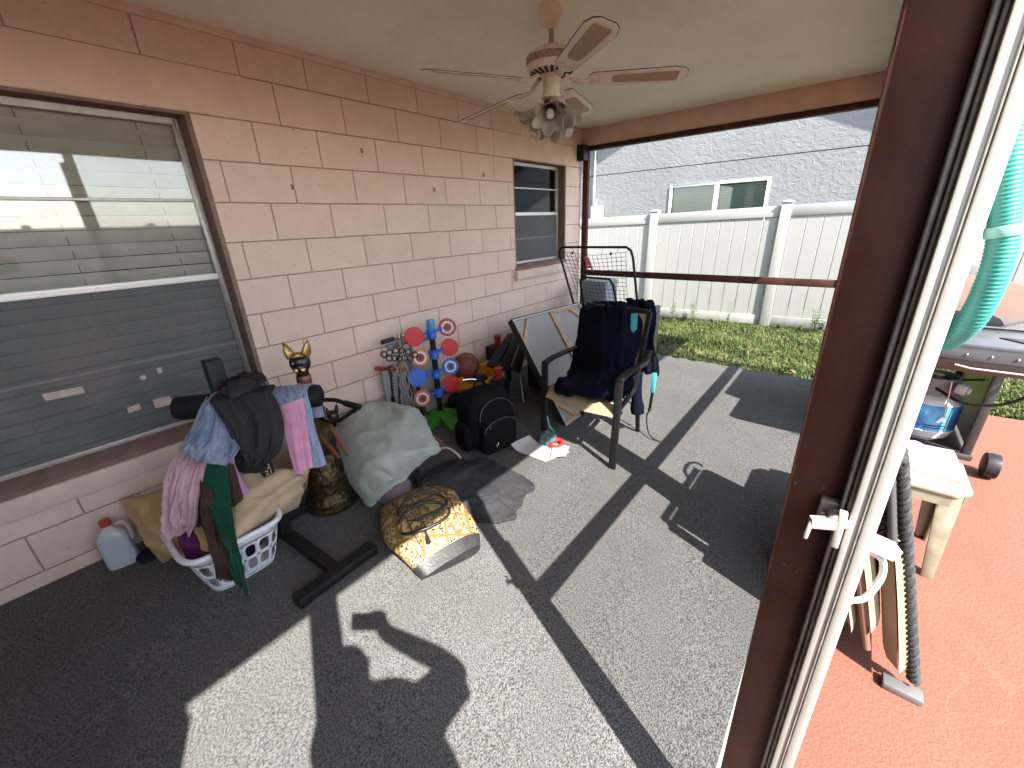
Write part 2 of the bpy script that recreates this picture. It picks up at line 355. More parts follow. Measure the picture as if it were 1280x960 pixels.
# ground sheets
def ground_z(x, y): return -.105+.012*np.clip(x, -3, 6)+.012*np.sin(2.1*x+.7*y)+.010*np.sin(3.3*y-1.2*x)
xs = np.concatenate([np.linspace(-60, -4, 12), np.linspace(-3.6, 8, 60), np.linspace(9, 60, 10)])
ys = np.concatenate([np.linspace(-60, -5, 10), np.linspace(-4.5, 9, 68), np.linspace(10, 60, 10)])
gx, gy = np.meshgrid(xs, ys, indexing='ij')
g = MB(); g.grid(np.stack([gx, gy, ground_z(gx, gy)], -1)); structure('lawn_ground', g, M['ground'])
g = MB(); g.span((.0, -4.6, -.3), (2.79, 3.63, -.012)); structure('porch_slab', g, mat('concrete_slab', (.30, .28, .25), .9, var=.2, vscale=8, bump=.3, bscale=50), bevel=.01)
cx, cy = np.meshgrid(np.linspace(.002, 2.70, 60), np.linspace(-4.6, 3.62, 160), indexing='ij')
cz = 0*cx+.0015*np.sin(cx*9+cy*3)
edge = np.clip((cy-3.56)/.06, 0, 1); cz = cz+edge*.006*np.sin(cx*37); cy = cy+edge*.012*np.sin(cx*23+1)
g = MB(); g.sheet(np.stack([cx, cy, cz], -1), .008); structure('carpet', g, M['carpet'])
g = MB(); dx, dy = np.meshgrid(np.linspace(2.795, 14, 40), np.linspace(-9, 3.50, 40), indexing='ij')
dy = np.where(dy > 3.3, dy+.05*(dx-3.4), dy); g.sheet(np.stack([dx, dy, 0*dx-.028], -1), .03); structure('pool_deck', g, M['deck'])

# grass: far too many blades to count
def blades(n, x0, x1, y0, y1, hmin, hmax, wd, seed, dens=None):
    r = np.random.default_rng(seed); x = r.uniform(x0, x1, n); y = r.uniform(y0, y1, n)
    if dens is not None: k = r.random(n) < dens(x, y); x, y = x[k], y[k]
    n = len(x); h = r.uniform(hmin, hmax, n)*(.65+.5*np.sin(5.1*x+2*y)*np.sin(4.3*y-1.7*x)*.5+.35); a = r.uniform(0, 6.283, n); l = r.uniform(.25, 1.1, n)*h
    b = np.stack([x, y, ground_z(x, y)-.005], 1); d = np.stack([np.cos(a), np.sin(a), 0*a], 1); s = np.stack([-np.sin(a), np.cos(a), 0*a], 1)*(wd*r.uniform(.7, 1.4, n))[:, None]/2
    up = np.stack([0*a, 0*a, h], 1); mid = b+up*.62+d*(l*.35)[:, None]; tip = b+up*.95+d*l[:, None]; tip[:, 2] -= l*.25
    P = np.stack([b-s, b+s, mid+s*.9, mid-s*.9, tip], 1).reshape(-1, 3)
    i = np.arange(n)*5; F_ = [(q, q+1, q+2, q+3) for q in i.tolist()]+[(q+3, q+2, q+4) for q in i.tolist()]
    return P, F_
M['grass'] = m_grass('lawn_grass', (.018, .030, .006), (.048, .070, .014), (.115, .112, .038))
P1, F1 = blades(40000, -.6, 3.3, 3.585, 5.97, .035, .10, .0085, 3, lambda x, y: np.clip(1.15-.9*(np.sin(3.7*x+1.3*y)*np.sin(2.9*y-.8*x)), .25, 1))
P2, F2 = blades(24000, 3.0, 6.0, 3.5, 5.97, .04, .085, .009, 4, lambda x, y: (y > 3.62+.05*(x-3.4)).astype(float))
g = MB(); g.add(P1, F1); g.add(P2, F2)
me = bpy.data.meshes.new('lawn_grass'); me.from_pydata(g.v, [], g.f); me.materials.append(M['grass'])
o = bpy.data.objects.new('lawn_grass', me); COL.objects.link(o)
tag(o, 'short sunlit lawn grass between the carpet edge and the white fence', 'grass', kind='stuff')

# ------------------------------------------------------------------ the block house
house = thing('block_house', (0, -.5, 0), 'pink painted concrete block house wall with two aluminium windows along the carpet', 'house')
def wall_with_holes(y0, y1, z0, z1, holes, x0=-.2, x1=0.0):
    g = MB(); yc = sorted({y0, y1, *[h[0] for h in holes], *[h[1] for h in holes]}); zc = sorted({z0, z1, *[h[2] for h in holes], *[h[3] for h in holes]})
    for a, b in zip(yc, yc[1:]):
        for c, d in zip(zc, zc[1:]):
            if any(h[0] <= (a+b)/2 <= h[1] and h[2] <= (c+d)/2 <= h[3] for h in holes): continue
            g.span((x0, a, c), (x1, b, d))
    return g
W1 = (-2.0, -.25, .50, 2.11); W2 = (2.305, 3.232, 1.10, 2.115)
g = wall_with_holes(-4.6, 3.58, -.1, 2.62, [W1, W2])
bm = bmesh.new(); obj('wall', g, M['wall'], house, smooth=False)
ltl = mat('lintel_paint', (.75, .57, .47), .75, var=.06, vscale=7, bump=.45, bscale=150, spec=.25)
g = MB(); g.span((.0005, -4.6, 2.117), (.003, .045, 2.312)); g.span((.0005, 2.045, 2.12), (.003, 3.58, 2.312)); obj('lintel', g, ltl, house, smooth=False)
M['sill'] = mat('sill_block_paint', (.70, .54, .46), .75, var=.08, vscale=9, bump=.4, bscale=110, spec=.25)
g = MB(); g.span((-.0, -2.1, .387), (.034, -.17, .486)); obj('sill_block', g, M['sill'], house, bevel=.005)
g = MB(); g.span((-.0, 2.27, .992), (.05, 3.36, 1.082)); obj('sill_block', g, M['sill'], house, bevel=.005)
g = MB(); g.span((0.0, -4.6, 2.462), (.022, 3.55, 2.497)); obj('cornice_trim', g, M['pink_paint'], house, bevel=.004)
g = MB(); g.span((-1.5, -4.9, 2.503), (3.215, 3.78, 2.60)); obj('roof', g, mat('roof_deck', (.3, .27, .25), .9), house)
g = MB(); g.span((-.05, -4.6, 2.495), (2.9, 3.56, 2.5025)); obj('ceiling', g, M['ceiling'], house, smooth=False)
g = MB(); g.span((2.66, -4.6, -.1), (2.75, -1.76, 1.72)); obj('unseen_side_wall', g, M['brown_paint'], house)  # unseen wall read from its shadow; cut low to let sky light in
g = MB(); g.span((0, -4.7, -.1), (2.75, -4.6, 2.5)); obj('unseen_end_wall', g, M['brown_trim'], house)  # unseen wall, added and kept dark to dim the near carpet

def window(W, depth, cords, slat, tilt):
    y0, y1, z0, z1 = W; zm = (z0+z1)/2+.005
    g = MB(); T = .022                                        # brown painted reveal round the opening
    g.span((-.16, y0-.001, z0), (.0035, y0+.012, z1)); g.span((-.16, y1-.012, z0), (.0035, y1+.012, z1)); g.span((-.16, y0+.012, z1-.012), (-.001, y1-.012, z1+.001))
    wn_ = obj('window', g, M['brown_trim'], house)
    g = MB(); g.box((-.055, (y0+y1)/2, z0+.012), (.15, y1-y0+.03, .035), roty(R_(14))); obj('sill', g, M['brown_trim'], wn_, bevel=.004)
    a, b, c, d = y0+.013, y1-.013, z0+.035, z1-.013; x = -depth
    g = MB()                                                   # outer aluminium frame with its stepped track
    for (p, q) in (((x-.04, a, c), (x, a+.03, d)), ((x-.04, b-.03, c), (x, b, d)), ((x-.04, a+.03, d-.03), (x, b-.03, d)), ((x-.04, a+.03, c), (x, b-.03, c+.022)), ((x, a+.005, c), (x+.014, b-.005, c+.010)), ((x, a+.008, c), (x+.008, a+.018, d-.005)), ((x, b-.018, c), (x+.008, b-.008, d-.005))): g.span(p, q)
    obj('frame', g, M['alu'], wn_, bevel=.002, seg=1)
    g = MB(); g.span((x-.034, a+.03, zm-.002), (x+.006, b-.03, zm+.030)); g.span((x+.006, a+.03, zm+.004), (x+.013, b-.03, zm+.016)); obj('meeting_rail', g, mat('bright_aluminium', (.72, .70, .68), .35, metal=.6), wn_, bevel=.0015, seg=1)
    for f in ((zm+.03+d)/2, (c+.02+zm)/2): g = MB(); g.span((x-.026, a+.03, f-.007), (x-.004 if f > zm else x-.012, b-.03, f+.007)); obj('muntin', g, M['alu'], wn_, bevel=.002, seg=1)
    g = MB(); g.span((x-.017, a+.03, zm+.03), (x-.0145, b-.03, d-.03)); obj('pane', g, M['glass'], wn_, smooth=False)
    g = MB(); g.span((x-.030, a+.03, c+.022), (x-.0275, b-.03, zm-.002)); obj('pane', g, M['glass_low'], wn_, smooth=False)
    g = MB(); g.add([(x-.004, a+.03, c+.022), (x-.004, b-.03, c+.022), (x-.004, b-.03, zm-.002), (x-.004, a+.03, zm-.002)], [(0, 1, 2, 3)]); obj('screen', g, M['sash_screen'], wn_, smooth=False)
    g = MB(); k = int((d-c)/slat)                              # closed blind behind the glass, a few slats bent
    for i in range(k+1):
        z = d-.03-i*slat; t = tilt+random.uniform(-.05, .05)
        ya_ = np.linspace(a+.02, b-.02, 14); prof = np.linspace(-.5, .5, 5); Pp = np.zeros((14, 5, 3))
        for u, yy in enumerate(ya_):
            for v, pv in enumerate(prof):
                cz_ = pv*slat*1.02; Pp[u, v] = (x-.062-cz_*math.sin(t)*-1+.004*(1-4*pv*pv), yy, z+cz_*math.cos(t)+.0015*math.sin(yy*3+i))
        g.sheet(Pp, .0012)
    g.span((x-.095, a+.02, d-.035), (x-.055, b-.02, d+.002))
    obj('blind', g, M['blind'], wn_)
    for yy in cords: g = MB(); g.tube([(x-.056, yy, d-.02), (x-.056, yy+.004, (c+d)/2), (x-.056, yy, c+.02)], .0018, 5); obj('blind_cord', g, mat('cord', (.2, .18, .15), .8), wn_)
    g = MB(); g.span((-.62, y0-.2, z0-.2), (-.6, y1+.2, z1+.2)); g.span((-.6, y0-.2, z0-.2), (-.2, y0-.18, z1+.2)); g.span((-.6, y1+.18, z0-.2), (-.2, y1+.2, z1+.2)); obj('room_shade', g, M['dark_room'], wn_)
    return wn_
w1 = window(W1, .105, (-.43, -.83, -1.2, -1.6), .064, .42)
w2 = window(W2, .085, (2.5, 3.0), .034, .62)
# strips of masking tape and smears left on the lower pane
tp = mat('masking_tape', (.52, .42, .36), .8, var=.15, vscale=30)
for (p, q, h) in (((55, 497), (104, 487), .035), ((176, 473), (182, 471), .024), ((197, 464), (202, 462), .03), ((160, 513), (175, 508), .03), ((193, 505), (214, 500), .05)):
    A = wa(*p, -.1065); B = wa(*q, -.1065); g = MB(); g.add([A+V3((0, 0, -h/2)), B+V3((0, .003, -h/2)), B+V3((0, 0, h/2)), A+V3((0, -.002, h/2))], [(0, 1, 2, 3)]); obj('tape_strip', g, tp, w1, smooth=False)
# screw hooks in the wall
for i, (px, py) in enumerate(((363.5, 231.5), (450.5, 186.5), (603, 217.5), (541, 235))):
    p = wa(px, py, .0); g = MB(); th = np.linspace(0, 1.5*math.pi, 10)
    pts = [p, p+V3((.014, 0, 0))]+[p+V3((.014+.009*math.sin(t), 0, -.011+.011*math.cos(t))) for t in th]
    g.tube(pts, .0028, 6); h = obj('wall_hook', g, M['black_metal'])
    tag(h, ['small dark screw hook in the block wall nearest the left window', 'small dark screw hook in the block wall, highest of the four hooks', 'small dark screw hook in the block wall beside the far window', 'small dark screw hook in the block wall under the drooping fan blade'][i], 'hook', 'screw hooks in the block wall')

# ------------------------------------------------------------------ porch frame: posts, header beams, rails
def post_mesh(x0, x1, y0, y1, z1, lean=0.0):
    g = MB(); g.span((x0, y0, 0), (x1, y1, z1)); g.v = [(x+lean*(1-z/1.75), y, z) for x, y, z in g.v]; return g
def post(x0, x1, y0, y1, label, lean=0.0, z1=2.27):
    r = thing('porch_post', ((x0+x1)/2, (y0+y1)/2, 0), label, 'post', 'brown posts of the porch')
    g = post_mesh(x0, x1, y0, y1, z1, lean)
    if lean: g.v = [(x+(.010 if (x < (x0+x1)/2+.01 and y > (y0+y1)/2) else 0), y, z) for x, y, z in g.v]
    obj('shaft', g, M['brown_paint'], r, bevel=.003); return r
p_door = post(2.692, 2.758, -.405, -.34, 'brown wooden porch post in the foreground beside the white door stile', .022)
nm_ = mat('rusty_nail', (.05, .018, .012), .6)
for (px, py) in ((979, 706), (995, 713), (1013, 719), (1028, 609), (993, 604)): g = MB(); g.ell(ya(px, py, -.405), (.0034, .0016, .0034)); obj('nail_head', g, nm_, p_door)
post(2.69, 2.76, -1.325, -1.225, 'brown wooden porch post behind the camera on the near side of the doorway')
post(2.70, 2.755, .745, .935, 'wide brown wooden porch post hidden behind the foreground post')
post(2.67, 2.76, 3.555, 3.625, 'brown wooden porch post at the outer far corner of the carpet')
post(.018, .085, 3.585, 3.635, 'slim brown corner post where the block wall meets the back opening')
bm_ = thing('header_beam', (1.35, 3.6, 2.27), 'pink header beam with brown underside trim across the back opening', 'beam')
g = MB(); g.span((-.02, 3.572, 2.322), (2.9, 3.66, 2.5)); obj('pink_board', g, M['pink_paint'], bm_, bevel=.003)
g = MB(); g.span((-.0, 3.565, 2.274), (2.9, 3.64, 2.320)); obj('brown_trim', g, M['brown_paint'], bm_, bevel=.003)
bm2 = thing('header_beam', (2.73, -.5, 2.2), 'brown header beam over the open sunny side of the porch', 'beam')
g = MB(); g.span((2.67, -4.6, 2.27), (2.78, 3.56, 2.495)); obj('brown_board', g, M['brown_paint'], bm2, bevel=.003)
g = MB(); g.span((3.19, -4.9, 2.33), (3.215, 3.78, 2.5)); obj('fascia', g, M['pink_paint'], bm2)
r1 = thing('porch_rail', (1.35, 3.6, .87), 'thin brown wooden rail across the back opening in front of the white fence', 'rail')
g = MB(); g.span((.088, 3.585, .895), (2.67, 3.625, .962)); obj('rail_board', g, M['brown_paint'], r1, bevel=.004)
r2 = thing('porch_rail', (2.725, 1.6, .87), 'brown wooden rail along the sunny side behind the foreground post', 'rail')
g = MB(); g.span((2.70, -.338, .885), (2.745, 3.553, .965)); obj('rail_board', g, M['brown_paint'], r2, bevel=.004)
# insect screen stretched between the posts of the sunny side
g = MB(); g.add([(2.735, -.338, .02), (2.735, 3.553, .02), (2.735, 3.553, 2.27), (2.735, -.338, 2.27)], [(0, 1, 2, 3)])
tag(obj('insect_screen', g, M['screen'], smooth=False), 'fine dark insect screen stretched along the sunny side of the porch', 'screen')
# the black box high in the corner
g = MB(); g.span((.003, 3.47, 2.172), (.085, 3.565, 2.335)); bx = obj('wall_speaker', g, M['black_plastic'], bevel=.006)
tag(bx, 'small black box mounted high in the corner under the pink beam', 'speaker')
g = MB(); g.span((.085, 3.475, 2.178), (.090, 3.56, 2.328)); obj('face_plate', g, mat('dark_brown_plastic', (.03, .018, .014), .5), bx)
# a rolled pink cloth on the back rail by the corner post
g = MB()
for i in range(4):
    a = ya(731+i*1.5, 324+i*3.5, 3.56); pts = smooth_path([a, a+V3((.02, -.015, .02)), a+V3((.05, 0, .005)), a+V3((.06, -.01, -.02-.006*i))], 5); g.tube(pts, [.014+.004*math.sin(q) for q in range(len(pts))], 8)
tag(obj('pink_rag', g, m_cloth('pink_rag_cloth', (.55, .16, .17))), 'crumpled pink rag tucked on the back rail beside the corner post', 'rag')

# ------------------------------------------------------------------ screen door: stile, latch, pull handle
door = thing('screen_door', (2.78, -.42, .02), 'white aluminium screen door edge with latch and pull handle beside the brown post', 'door')
def leanx(g): g.v = [(x+.018*(1-z/1.75), y, z) for x, y, z in g.v]; return g
zt = 2.2
g = MB(); g.span((2.7585, -.424, .03), (2.763, -.372, zt)); g.span((2.763, -.416, .03), (2.7655, -.38, zt)); g.span((2.7655, -.427, .03), (2.7695, -.372, zt)); obj('jamb_track', leanx(g), M['grey_alu'], door, bevel=.0012, seg=1)
g = MB()
g.span((2.7700, -.4365, .02), (2.7825, -.375, zt)); g.span((2.7825, -.432, .02), (2.7855, -.375, zt)); g.span((2.7855, -.4375, .02), (2.8000, -.375, zt)); obj('stile', leanx(g), M['white_alu'], door, bevel=.0016, seg=2)
g = MB(); g.span((2.7825, -.4385, .02), (2.7838, -.4365, zt)); obj('screen_spline', leanx(g), M['grey_alu'], door)
L0 = ya(1032, 652, -.425)
g = MB(); q = ya(1037, 637, -.412); g.box(q, (.026, .014, .036)); g.ell(q+V3((.004, -.009, .004)), (.006, .004, .006)); g.ell(q+V3((-.006, -.009, -.004)), (.004, .004, .004)); obj('strike', g, mat('weathered_zinc', (.34, .30, .27), .45, metal=.5, var=.3, vscale=90, bump=.2, bscale=120), door, bevel=.003)
g = MB(); q0 = ya(1050, 655, -.435); q1 = ya(1012, 652, -.45); q2 = ya(1006, 672, -.452)
g.beam(q0, q1, .012, .016); g.beam(q1+V3((.002, 0, .004)), q2, .006, .008); q3 = ya(1055, 640, -.438); q4 = ya(1042, 682, -.436); g.beam(q3, q4, .010, .012); g.beam(ya(1058, 648, -.436), ya(1040, 652, -.436), .014, .022); obj('latch', g, M['white_alu'], door, bevel=.002)
g = MB(); h0 = ya(1068, 668, -.42); h1 = ya(1118, 690, -.40); h2 = ya(1104, 712, -.40); h3 = ya(1080, 748, -.41); h4 = ya(1058, 750, -.42)
g.beam(h0, h1, .022, .020); g.tube(smooth_path([ya(1072, 682, -.42), ya(1100, 697, -.405), h2, ya(1098, 728, -.402), h3, h4], 5), .0048, 8); g.beam(ya(1064, 676, -.42), ya(1062, 752, -.42), .008, .012); obj('pull_handle', g, mat('white_handle', (.45, .44, .41), .35), door, bevel=.003)

# ------------------------------------------------------------------ white vinyl fence, sloping with the ground
def fz(x): return .021*x
def fence(x_first, n, Y, label, zz=fz, axis=0):
    sw = (lambda a, b, c: (a, b, c)) if axis == 0 else (lambda a, b, c: (b, a, c))
    base = sw(x_first, Y, -.1); f = thing('vinyl_fence', base, label, 'fence', 'white vinyl fences round the garden')
    for i in range(n):
        x = x_first+1.83*i; g = MB(); z = zz(x)
        g.span(sw(x-.063, Y-.063, -.3), sw(x+.063, Y+.063, 1.625+z)); obj('post', g, M['vinyl'], f, bevel=.004)
        g = MB(); g.span(sw(x-.072, Y-.072, 1.625+z), sw(x+.072, Y+.072, 1.645+z)); P = [(x-.066, Y-.066), (x+.066, Y-.066), (x+.066, Y+.066), (x-.066, Y+.066)]
        g.add([sw(a, b, 1.645+z) for a, b in P]+[sw(x, Y, 1.668+z)], [(0, 1, 4), (1, 2, 4), (2, 3, 4), (3, 0, 4)]); obj('post_cap', g, M['vinyl'], f, bevel=.002)
        if i == n-1: break
        a, b = x+.064, x+1.83-.064; za, zb = zz(a), zz(b)
        def rail(z0, z1, t):
            g = MB(); g.v = []; vs = [(a, Y-t, z0+za), (b, Y-t, z0+zb), (b, Y+t, z0+zb), (a, Y+t, z0+za), (a, Y-t, z1+za), (b, Y-t, z1+zb), (b, Y+t, z1+zb), (a, Y+t, z1+za)]
            return g.add([sw(*q) for q in vs], [(3, 2, 1, 0), (4, 5, 6, 7), (0, 1, 5, 4), (1, 2, 6, 5), (2, 3, 7, 6), (3, 0, 4, 7)])
        obj('rail', rail(1.45, 1.59, .026), M['vinyl'], f, bevel=.004); obj('rail', rail(-.07, .07, .026), M['vinyl'], f, bevel=.004)
        g = MB(); m_ = 9; wb = (b-a)/m_
        for k in range(m_):
            u, v = a+k*wb+.0045, a+(k+1)*wb-.0045; zu, zv = zz(u), zz(v)
            vs = [(u, Y-.011, zu+.068), (v, Y-.011, zv+.068), (v, Y+.011, zv+.068), (u, Y+.011, zu+.068), (u, Y-.011, zu+1.452), (v, Y-.011, zv+1.452), (v, Y+.011, zv+1.452), (u, Y+.011, zu+1.452)]
            g.add([sw(*q) for q in vs], [(3, 2, 1, 0), (4, 5, 6, 7), (0, 1, 5, 4), (1, 2, 6, 5), (2, 3, 7, 6), (3, 0, 4, 7)])
        for q in (.3, .62): g.span(sw(a, Y-.006, .2+za), sw(b, Y+.006, 1.4+zb))
        obj('panel', g, M['vinyl'], f, bevel=.0025, seg=1)
    return f
fence(-5.49, 9, 6.0, 'white vinyl privacy fence standing on the lawn behind the back opening')
fence(-6.0, 7, 9.2, 'white vinyl privacy fence far across the orange deck', lambda x: 0.19, 1)

# ------------------------------------------------------------------ the neighbour's gable
nb = thing('stucco_house', (.65, 8.5, -.1), 'grey textured stucco gable house behind the white fence', 'house')
ax_, az_ = .65, 4.57; sl = .435
def zroof(x): return az_-sl*abs(x-ax_)
xl, xr = -4.05, 5.35; n0, n1, n2, n3 = -.68, 1.18, 1.30, 2.16
g = MB(); Yn = 8.5
fn = lambda u, v, d: (u, d, v)
g.prism([(xl, -.2), (n0, -.2), (n0, 2.50), (xl, 2.50)], fn, Yn, Yn+.2); g.prism([(n1, -.2), (xr, -.2), (xr, 2.50), (n1, 2.50)], fn, Yn, Yn+.2)
g.span((n0, Yn, -.2), (n1, Yn+.2, n2)); g.span((n0, Yn, n3), (n1, Yn+.2, 2.50))
obj('wall', g, M['stucco'], nb, smooth=False)
g = MB(); g.prism([(xl, 2.512), (xr, 2.512), (xr, zroof(xr)), (ax_, az_), (xl, zroof(xl))], fn, Yn-.006, Yn+.19); obj('gable', g, M['stucco'], nb, smooth=False)
g = MB()
for s in (-1, 1):
    xe = xl-.4 if s < 0 else xr+.4; g.prism([(ax_, az_+.012), (xe, zroof(xe)+.012), (xe, zroof(xe)+.16), (ax_, az_+.16)], fn, Yn-.30, Yn+9)
obj('roof', g, mat('roof_shingle', (.16, .15, .15), .9, bump=.5, bscale=40), nb, smooth=False)
wn2 = MB()
for p, q in (((n0, Yn-.03, n2), (n0+.05, Yn+.06, n3)), ((n1-.05, Yn-.03, n2), (n1, Yn+.06, n3)), ((n0+.05, Yn-.03, n3-.05), (n1-.05, Yn+.06, n3)), ((n0+.05, Yn-.03, n2), (n1-.05, Yn+.06, n2+.05)), (((n0+n1)/2-.04, Yn-.028, n2+.05), ((n0+n1)/2+.04, Yn+.06, n3-.05))): wn2.span(p, q)
wf = obj('window', wn2, M['white_frame'], nb, bevel=.006)
g = MB(); g.span((n0+.05, Yn+.02, n2+.05), ((n0+n1)/2-.04, Yn+.026, n3-.05)); obj('pane', g, M['glass_n'], wf, smooth=False)
g = MB(); g.span(((n0+n1)/2+.04, Yn+.02, n2+.05), (n1-.05, Yn+.026, n3-.05)); obj('pane', g, M['glass_n'], wf, smooth=False)
g = MB()
for i in range(17): g.box(((n0+n1)/2, Yn+.09, n2+.05+i*.048), (n1-n0-.1, .004, .046), rotx(.35))
obj('blind', g, mat('green_blind', (.34, .385, .35), .6), wf, smooth=False)
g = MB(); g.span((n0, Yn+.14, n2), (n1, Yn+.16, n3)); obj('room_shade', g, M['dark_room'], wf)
ub = thing('utility_box', (-2.36, 8.45, 1.5), 'small beige utility box on the grey stucco wall above the fence', 'utility box')
g = MB(); g.span((-2.5, 8.36, 1.5), (-2.22, 8.475, 1.84)); obj('case', g, mat('beige_plastic', (.66, .62, .48), .5), ub, bevel=.012)
g = MB(); g.span((-2.44, 8.352, 1.62), (-2.33, 8.36, 1.76)); obj('sticker', g, mat('sticker', (.74, .70, .68), .5), ub)
g = MB(); g.span((-2.44, 8.349, 1.725), (-2.345, 8.352, 1.75)); g.span((-2.44, 8.349, 1.64), (-2.37, 8.352, 1.655)); obj('warning_band', g, mat('red_ink', (.35, .10, .07), .5), ub)
g = MB(); g.cyl((-2.47, 8.45, 1.84), (-2.47, 8.45, 3.2), .016); g.cyl((-2.40, 8.45, 1.84), (-2.40, 8.45, 2.0), .014); obj('conduit', g, M['white_frame'], ub)
# ================================================================== CLOTH: a small position-based solver that lets sheets fall over what carries them
def c_caps(a, b, r):
    a = V3(a); b = V3(b); ab = b-a; L2 = ab@ab
    def f(X):
        t = np.clip(((X-a)@ab)/L2, 0, 1); q = a+t[:, None]*ab; d = X-q; n = np.linalg.norm(d, axis=1); k = n < r
        X[k] = q[k]+d[k]/np.maximum(n[k], 1e-6)[:, None]*r; return k
    return f
def c_ell(c, rad, Rm=None):
    c = V3(c); rad = V3(rad); Rm = np.eye(3) if Rm is None else Rm
    def f(X):
        y = ((X-c)@Rm)/rad; n = np.linalg.norm(y, axis=1); k = n < 1
        X[k] = c+((y[k]/np.maximum(n[k], 1e-6)[:, None])*rad)@Rm.T; return k
    return f
def c_box(c, half, Rm=None):
    c = V3(c); half = V3(half); Rm = np.eye(3) if Rm is None else Rm
    def f(X):
        y = (X-c)@Rm; d = half-np.abs(y); k = (d > 0).all(1)
        if k.any():
            yy = y[k]; dd = d[k]; ax = dd.argmin(1); i = np.arange(len(yy)); yy[i, ax] = np.where(yy[i, ax] >= 0, 1, -1)*half[ax]; X[k] = c+yy@Rm.T
        return k
    return f
def c_floor(z=.008):
    def f(X): k = X[:, 2] < z; X[k, 2] = z; return k
    return f
def drape(P, du, dv, cols, pin=None, steps=130, iters=9, damp=.97, fric=.7, bend=.12, g=.0036):
    X = P.astype(float).copy(); m, n = X.shape[:2]; Vv = np.zeros_like(X); inv = np.ones((m, n, 1))
    if pin is not None: inv[pin] = 0
    S = []
    def addc(ai, bi, L, k): S.append((ai, bi, L, k))
    sl_ = slice
    for s in (0, 1):
        addc((sl_(s, m-1, 2), sl_(None)), (sl_(s+1, m, 2), sl_(None)), du, 1.0); addc((sl_(None), sl_(s, n-1, 2)), (sl_(None), sl_(s+1, n, 2)), dv, 1.0)
        addc((sl_(s, m-1, 2), sl_(0, n-1)), (sl_(s+1, m, 2), sl_(1, n)), math.hypot(du, dv), .5); addc((sl_(s, m-1, 2), sl_(1, n)), (sl_(s+1, m, 2), sl_(0, n-1)), math.hypot(du, dv), .5)
    for s in range(4):
        if m > 4: addc((sl_(s, m-2, 4), sl_(None)), (sl_(s+2, m, 4), sl_(None)), 2*du, bend)
        if n > 4: addc((sl_(None), sl_(s, n-2, 4)), (sl_(None), sl_(s+2, n, 4)), 2*dv, bend)
    for st in range(steps):
        old = X.copy(); Vv *= damp; Vv[..., 2] -= g; X = X+Vv*inv; con = np.zeros(m*n, bool)
        for it in range(iters):
            for a, b, L, k in S:
                A = X[a]; Bq = X[b]; q = min(A.shape[0], Bq.shape[0]); r_ = min(A.shape[1], Bq.shape[1]); A = A[:q, :r_]; Bq = Bq[:q, :r_]
                wa_ = inv[a][:q, :r_]; wb = inv[b][:q, :r_]; d = Bq-A; ln = np.sqrt((d*d).sum(2, keepdims=True))+1e-9; w_ = wa_+wb+1e-9
                c = d*((ln-L)/ln)*k/w_; X[a][:q, :r_] += c*wa_; X[b][:q, :r_] -= c*wb
            if it % 2 == 0 or it == iters-1:
                Xf = X.reshape(-1, 3)
                for f in cols: con |= f(Xf)
                X = Xf.reshape(m, n, 3)
                if pin is not None: X[pin] = P[pin]
        Vv = X-old; sp = np.linalg.norm(Vv, axis=2, keepdims=True); Vv *= np.minimum(1, .035/np.maximum(sp, 1e-9))
        cm = con.reshape(m, n); Vv[cm] *= (1-fric)
        back = X[cm]-old[cm]; X[cm] = old[cm]+back*(1-fric*.5)
    return X
def upsample(P, k=2):
    for ax in (0, 1):
        P = np.moveaxis(P, ax, 0); n = P.shape[0]; t = np.linspace(0, n-1, (n-1)*k+1); i = np.clip(t.astype(int), 0, n-2); f = (t-i)[:, None, None]
        a, b, c, d = P[np.clip(i-1, 0, n-1)], P[i], P[i+1], P[np.clip(i+2, 0, n-1)]
        P = .5*(2*b+(c-a)*f+(2*a-5*b+4*c-d)*f*f+(3*b-a-3*c+d)*f**3); P = np.moveaxis(P, 0, ax)
    return P
def cloth_obj(name, P, m, label, cat, group=None, t=.004, keep=None, parent=None, up=2):
    if up > 1:
        P = upsample(P, up)
        if keep is not None: keep = np.kron(keep, np.ones((up, up), bool)).astype(bool)
    g = MB(); g.sheet(P, t, keep); o = obj(name, g, m, parent, ang=75)
    if parent is None: tag(o, label, cat, group)
    return o

# ================================================================== THE LAUNDRY CORNER
# --- black dip rack
RK = (.63, -.535); A_ = fl(219, 511, .80); B_ = fl(403, 494, .80); AX = unit(B_-A_); LP = np.linalg.norm(B_-A_); NC = unit(np.array([AX[1], -AX[0], 0]))
rack = thing('exercise_rack', (RK[0], RK[1], 0), 'black steel exercise rack with a roller pad under piled laundry', 'exercise rack')
g = MB(); g.span((RK[0]-.032, RK[1]-.026, .05), (RK[0]+.032, RK[1]+.026, .62)); obj('upright', g, M['black_metal'], rack, bevel=.004)
g = MB(); g.span((RK[0]-.025, RK[1]-.02, .62), (RK[0]+.025, RK[1]+.02, .9)); g.span((.41, -.575, .72), (RK[0], -.515, .77)); obj('link_bar', g, M['black_metal'], rack, bevel=.004)
g = MB(); g.span((.40, -.605, .05), (.475, -.535, .995)); obj('mast', g, M['black_metal'], rack, bevel=.004)
g = MB(); f0 = fl(376, 757); f1 = fl(466, 691); f0[2] = f1[2] = .032; g.beam(f0, f1, .062, .05); fb = obj('foot_bar', g, M['black_metal'], rack, bevel=.005)
for q, s in ((f0, -1), (f1, 1)):
    g = MB(); d = unit(f1-f0); g.beam(q-d*.03*(s > 0)-d*.012*(s < 0), q+d*.03*(s < 0)+d*.012*(s > 0), .068, .056); obj('end_cap', g, M['black_plastic'], rack, bevel=.006)
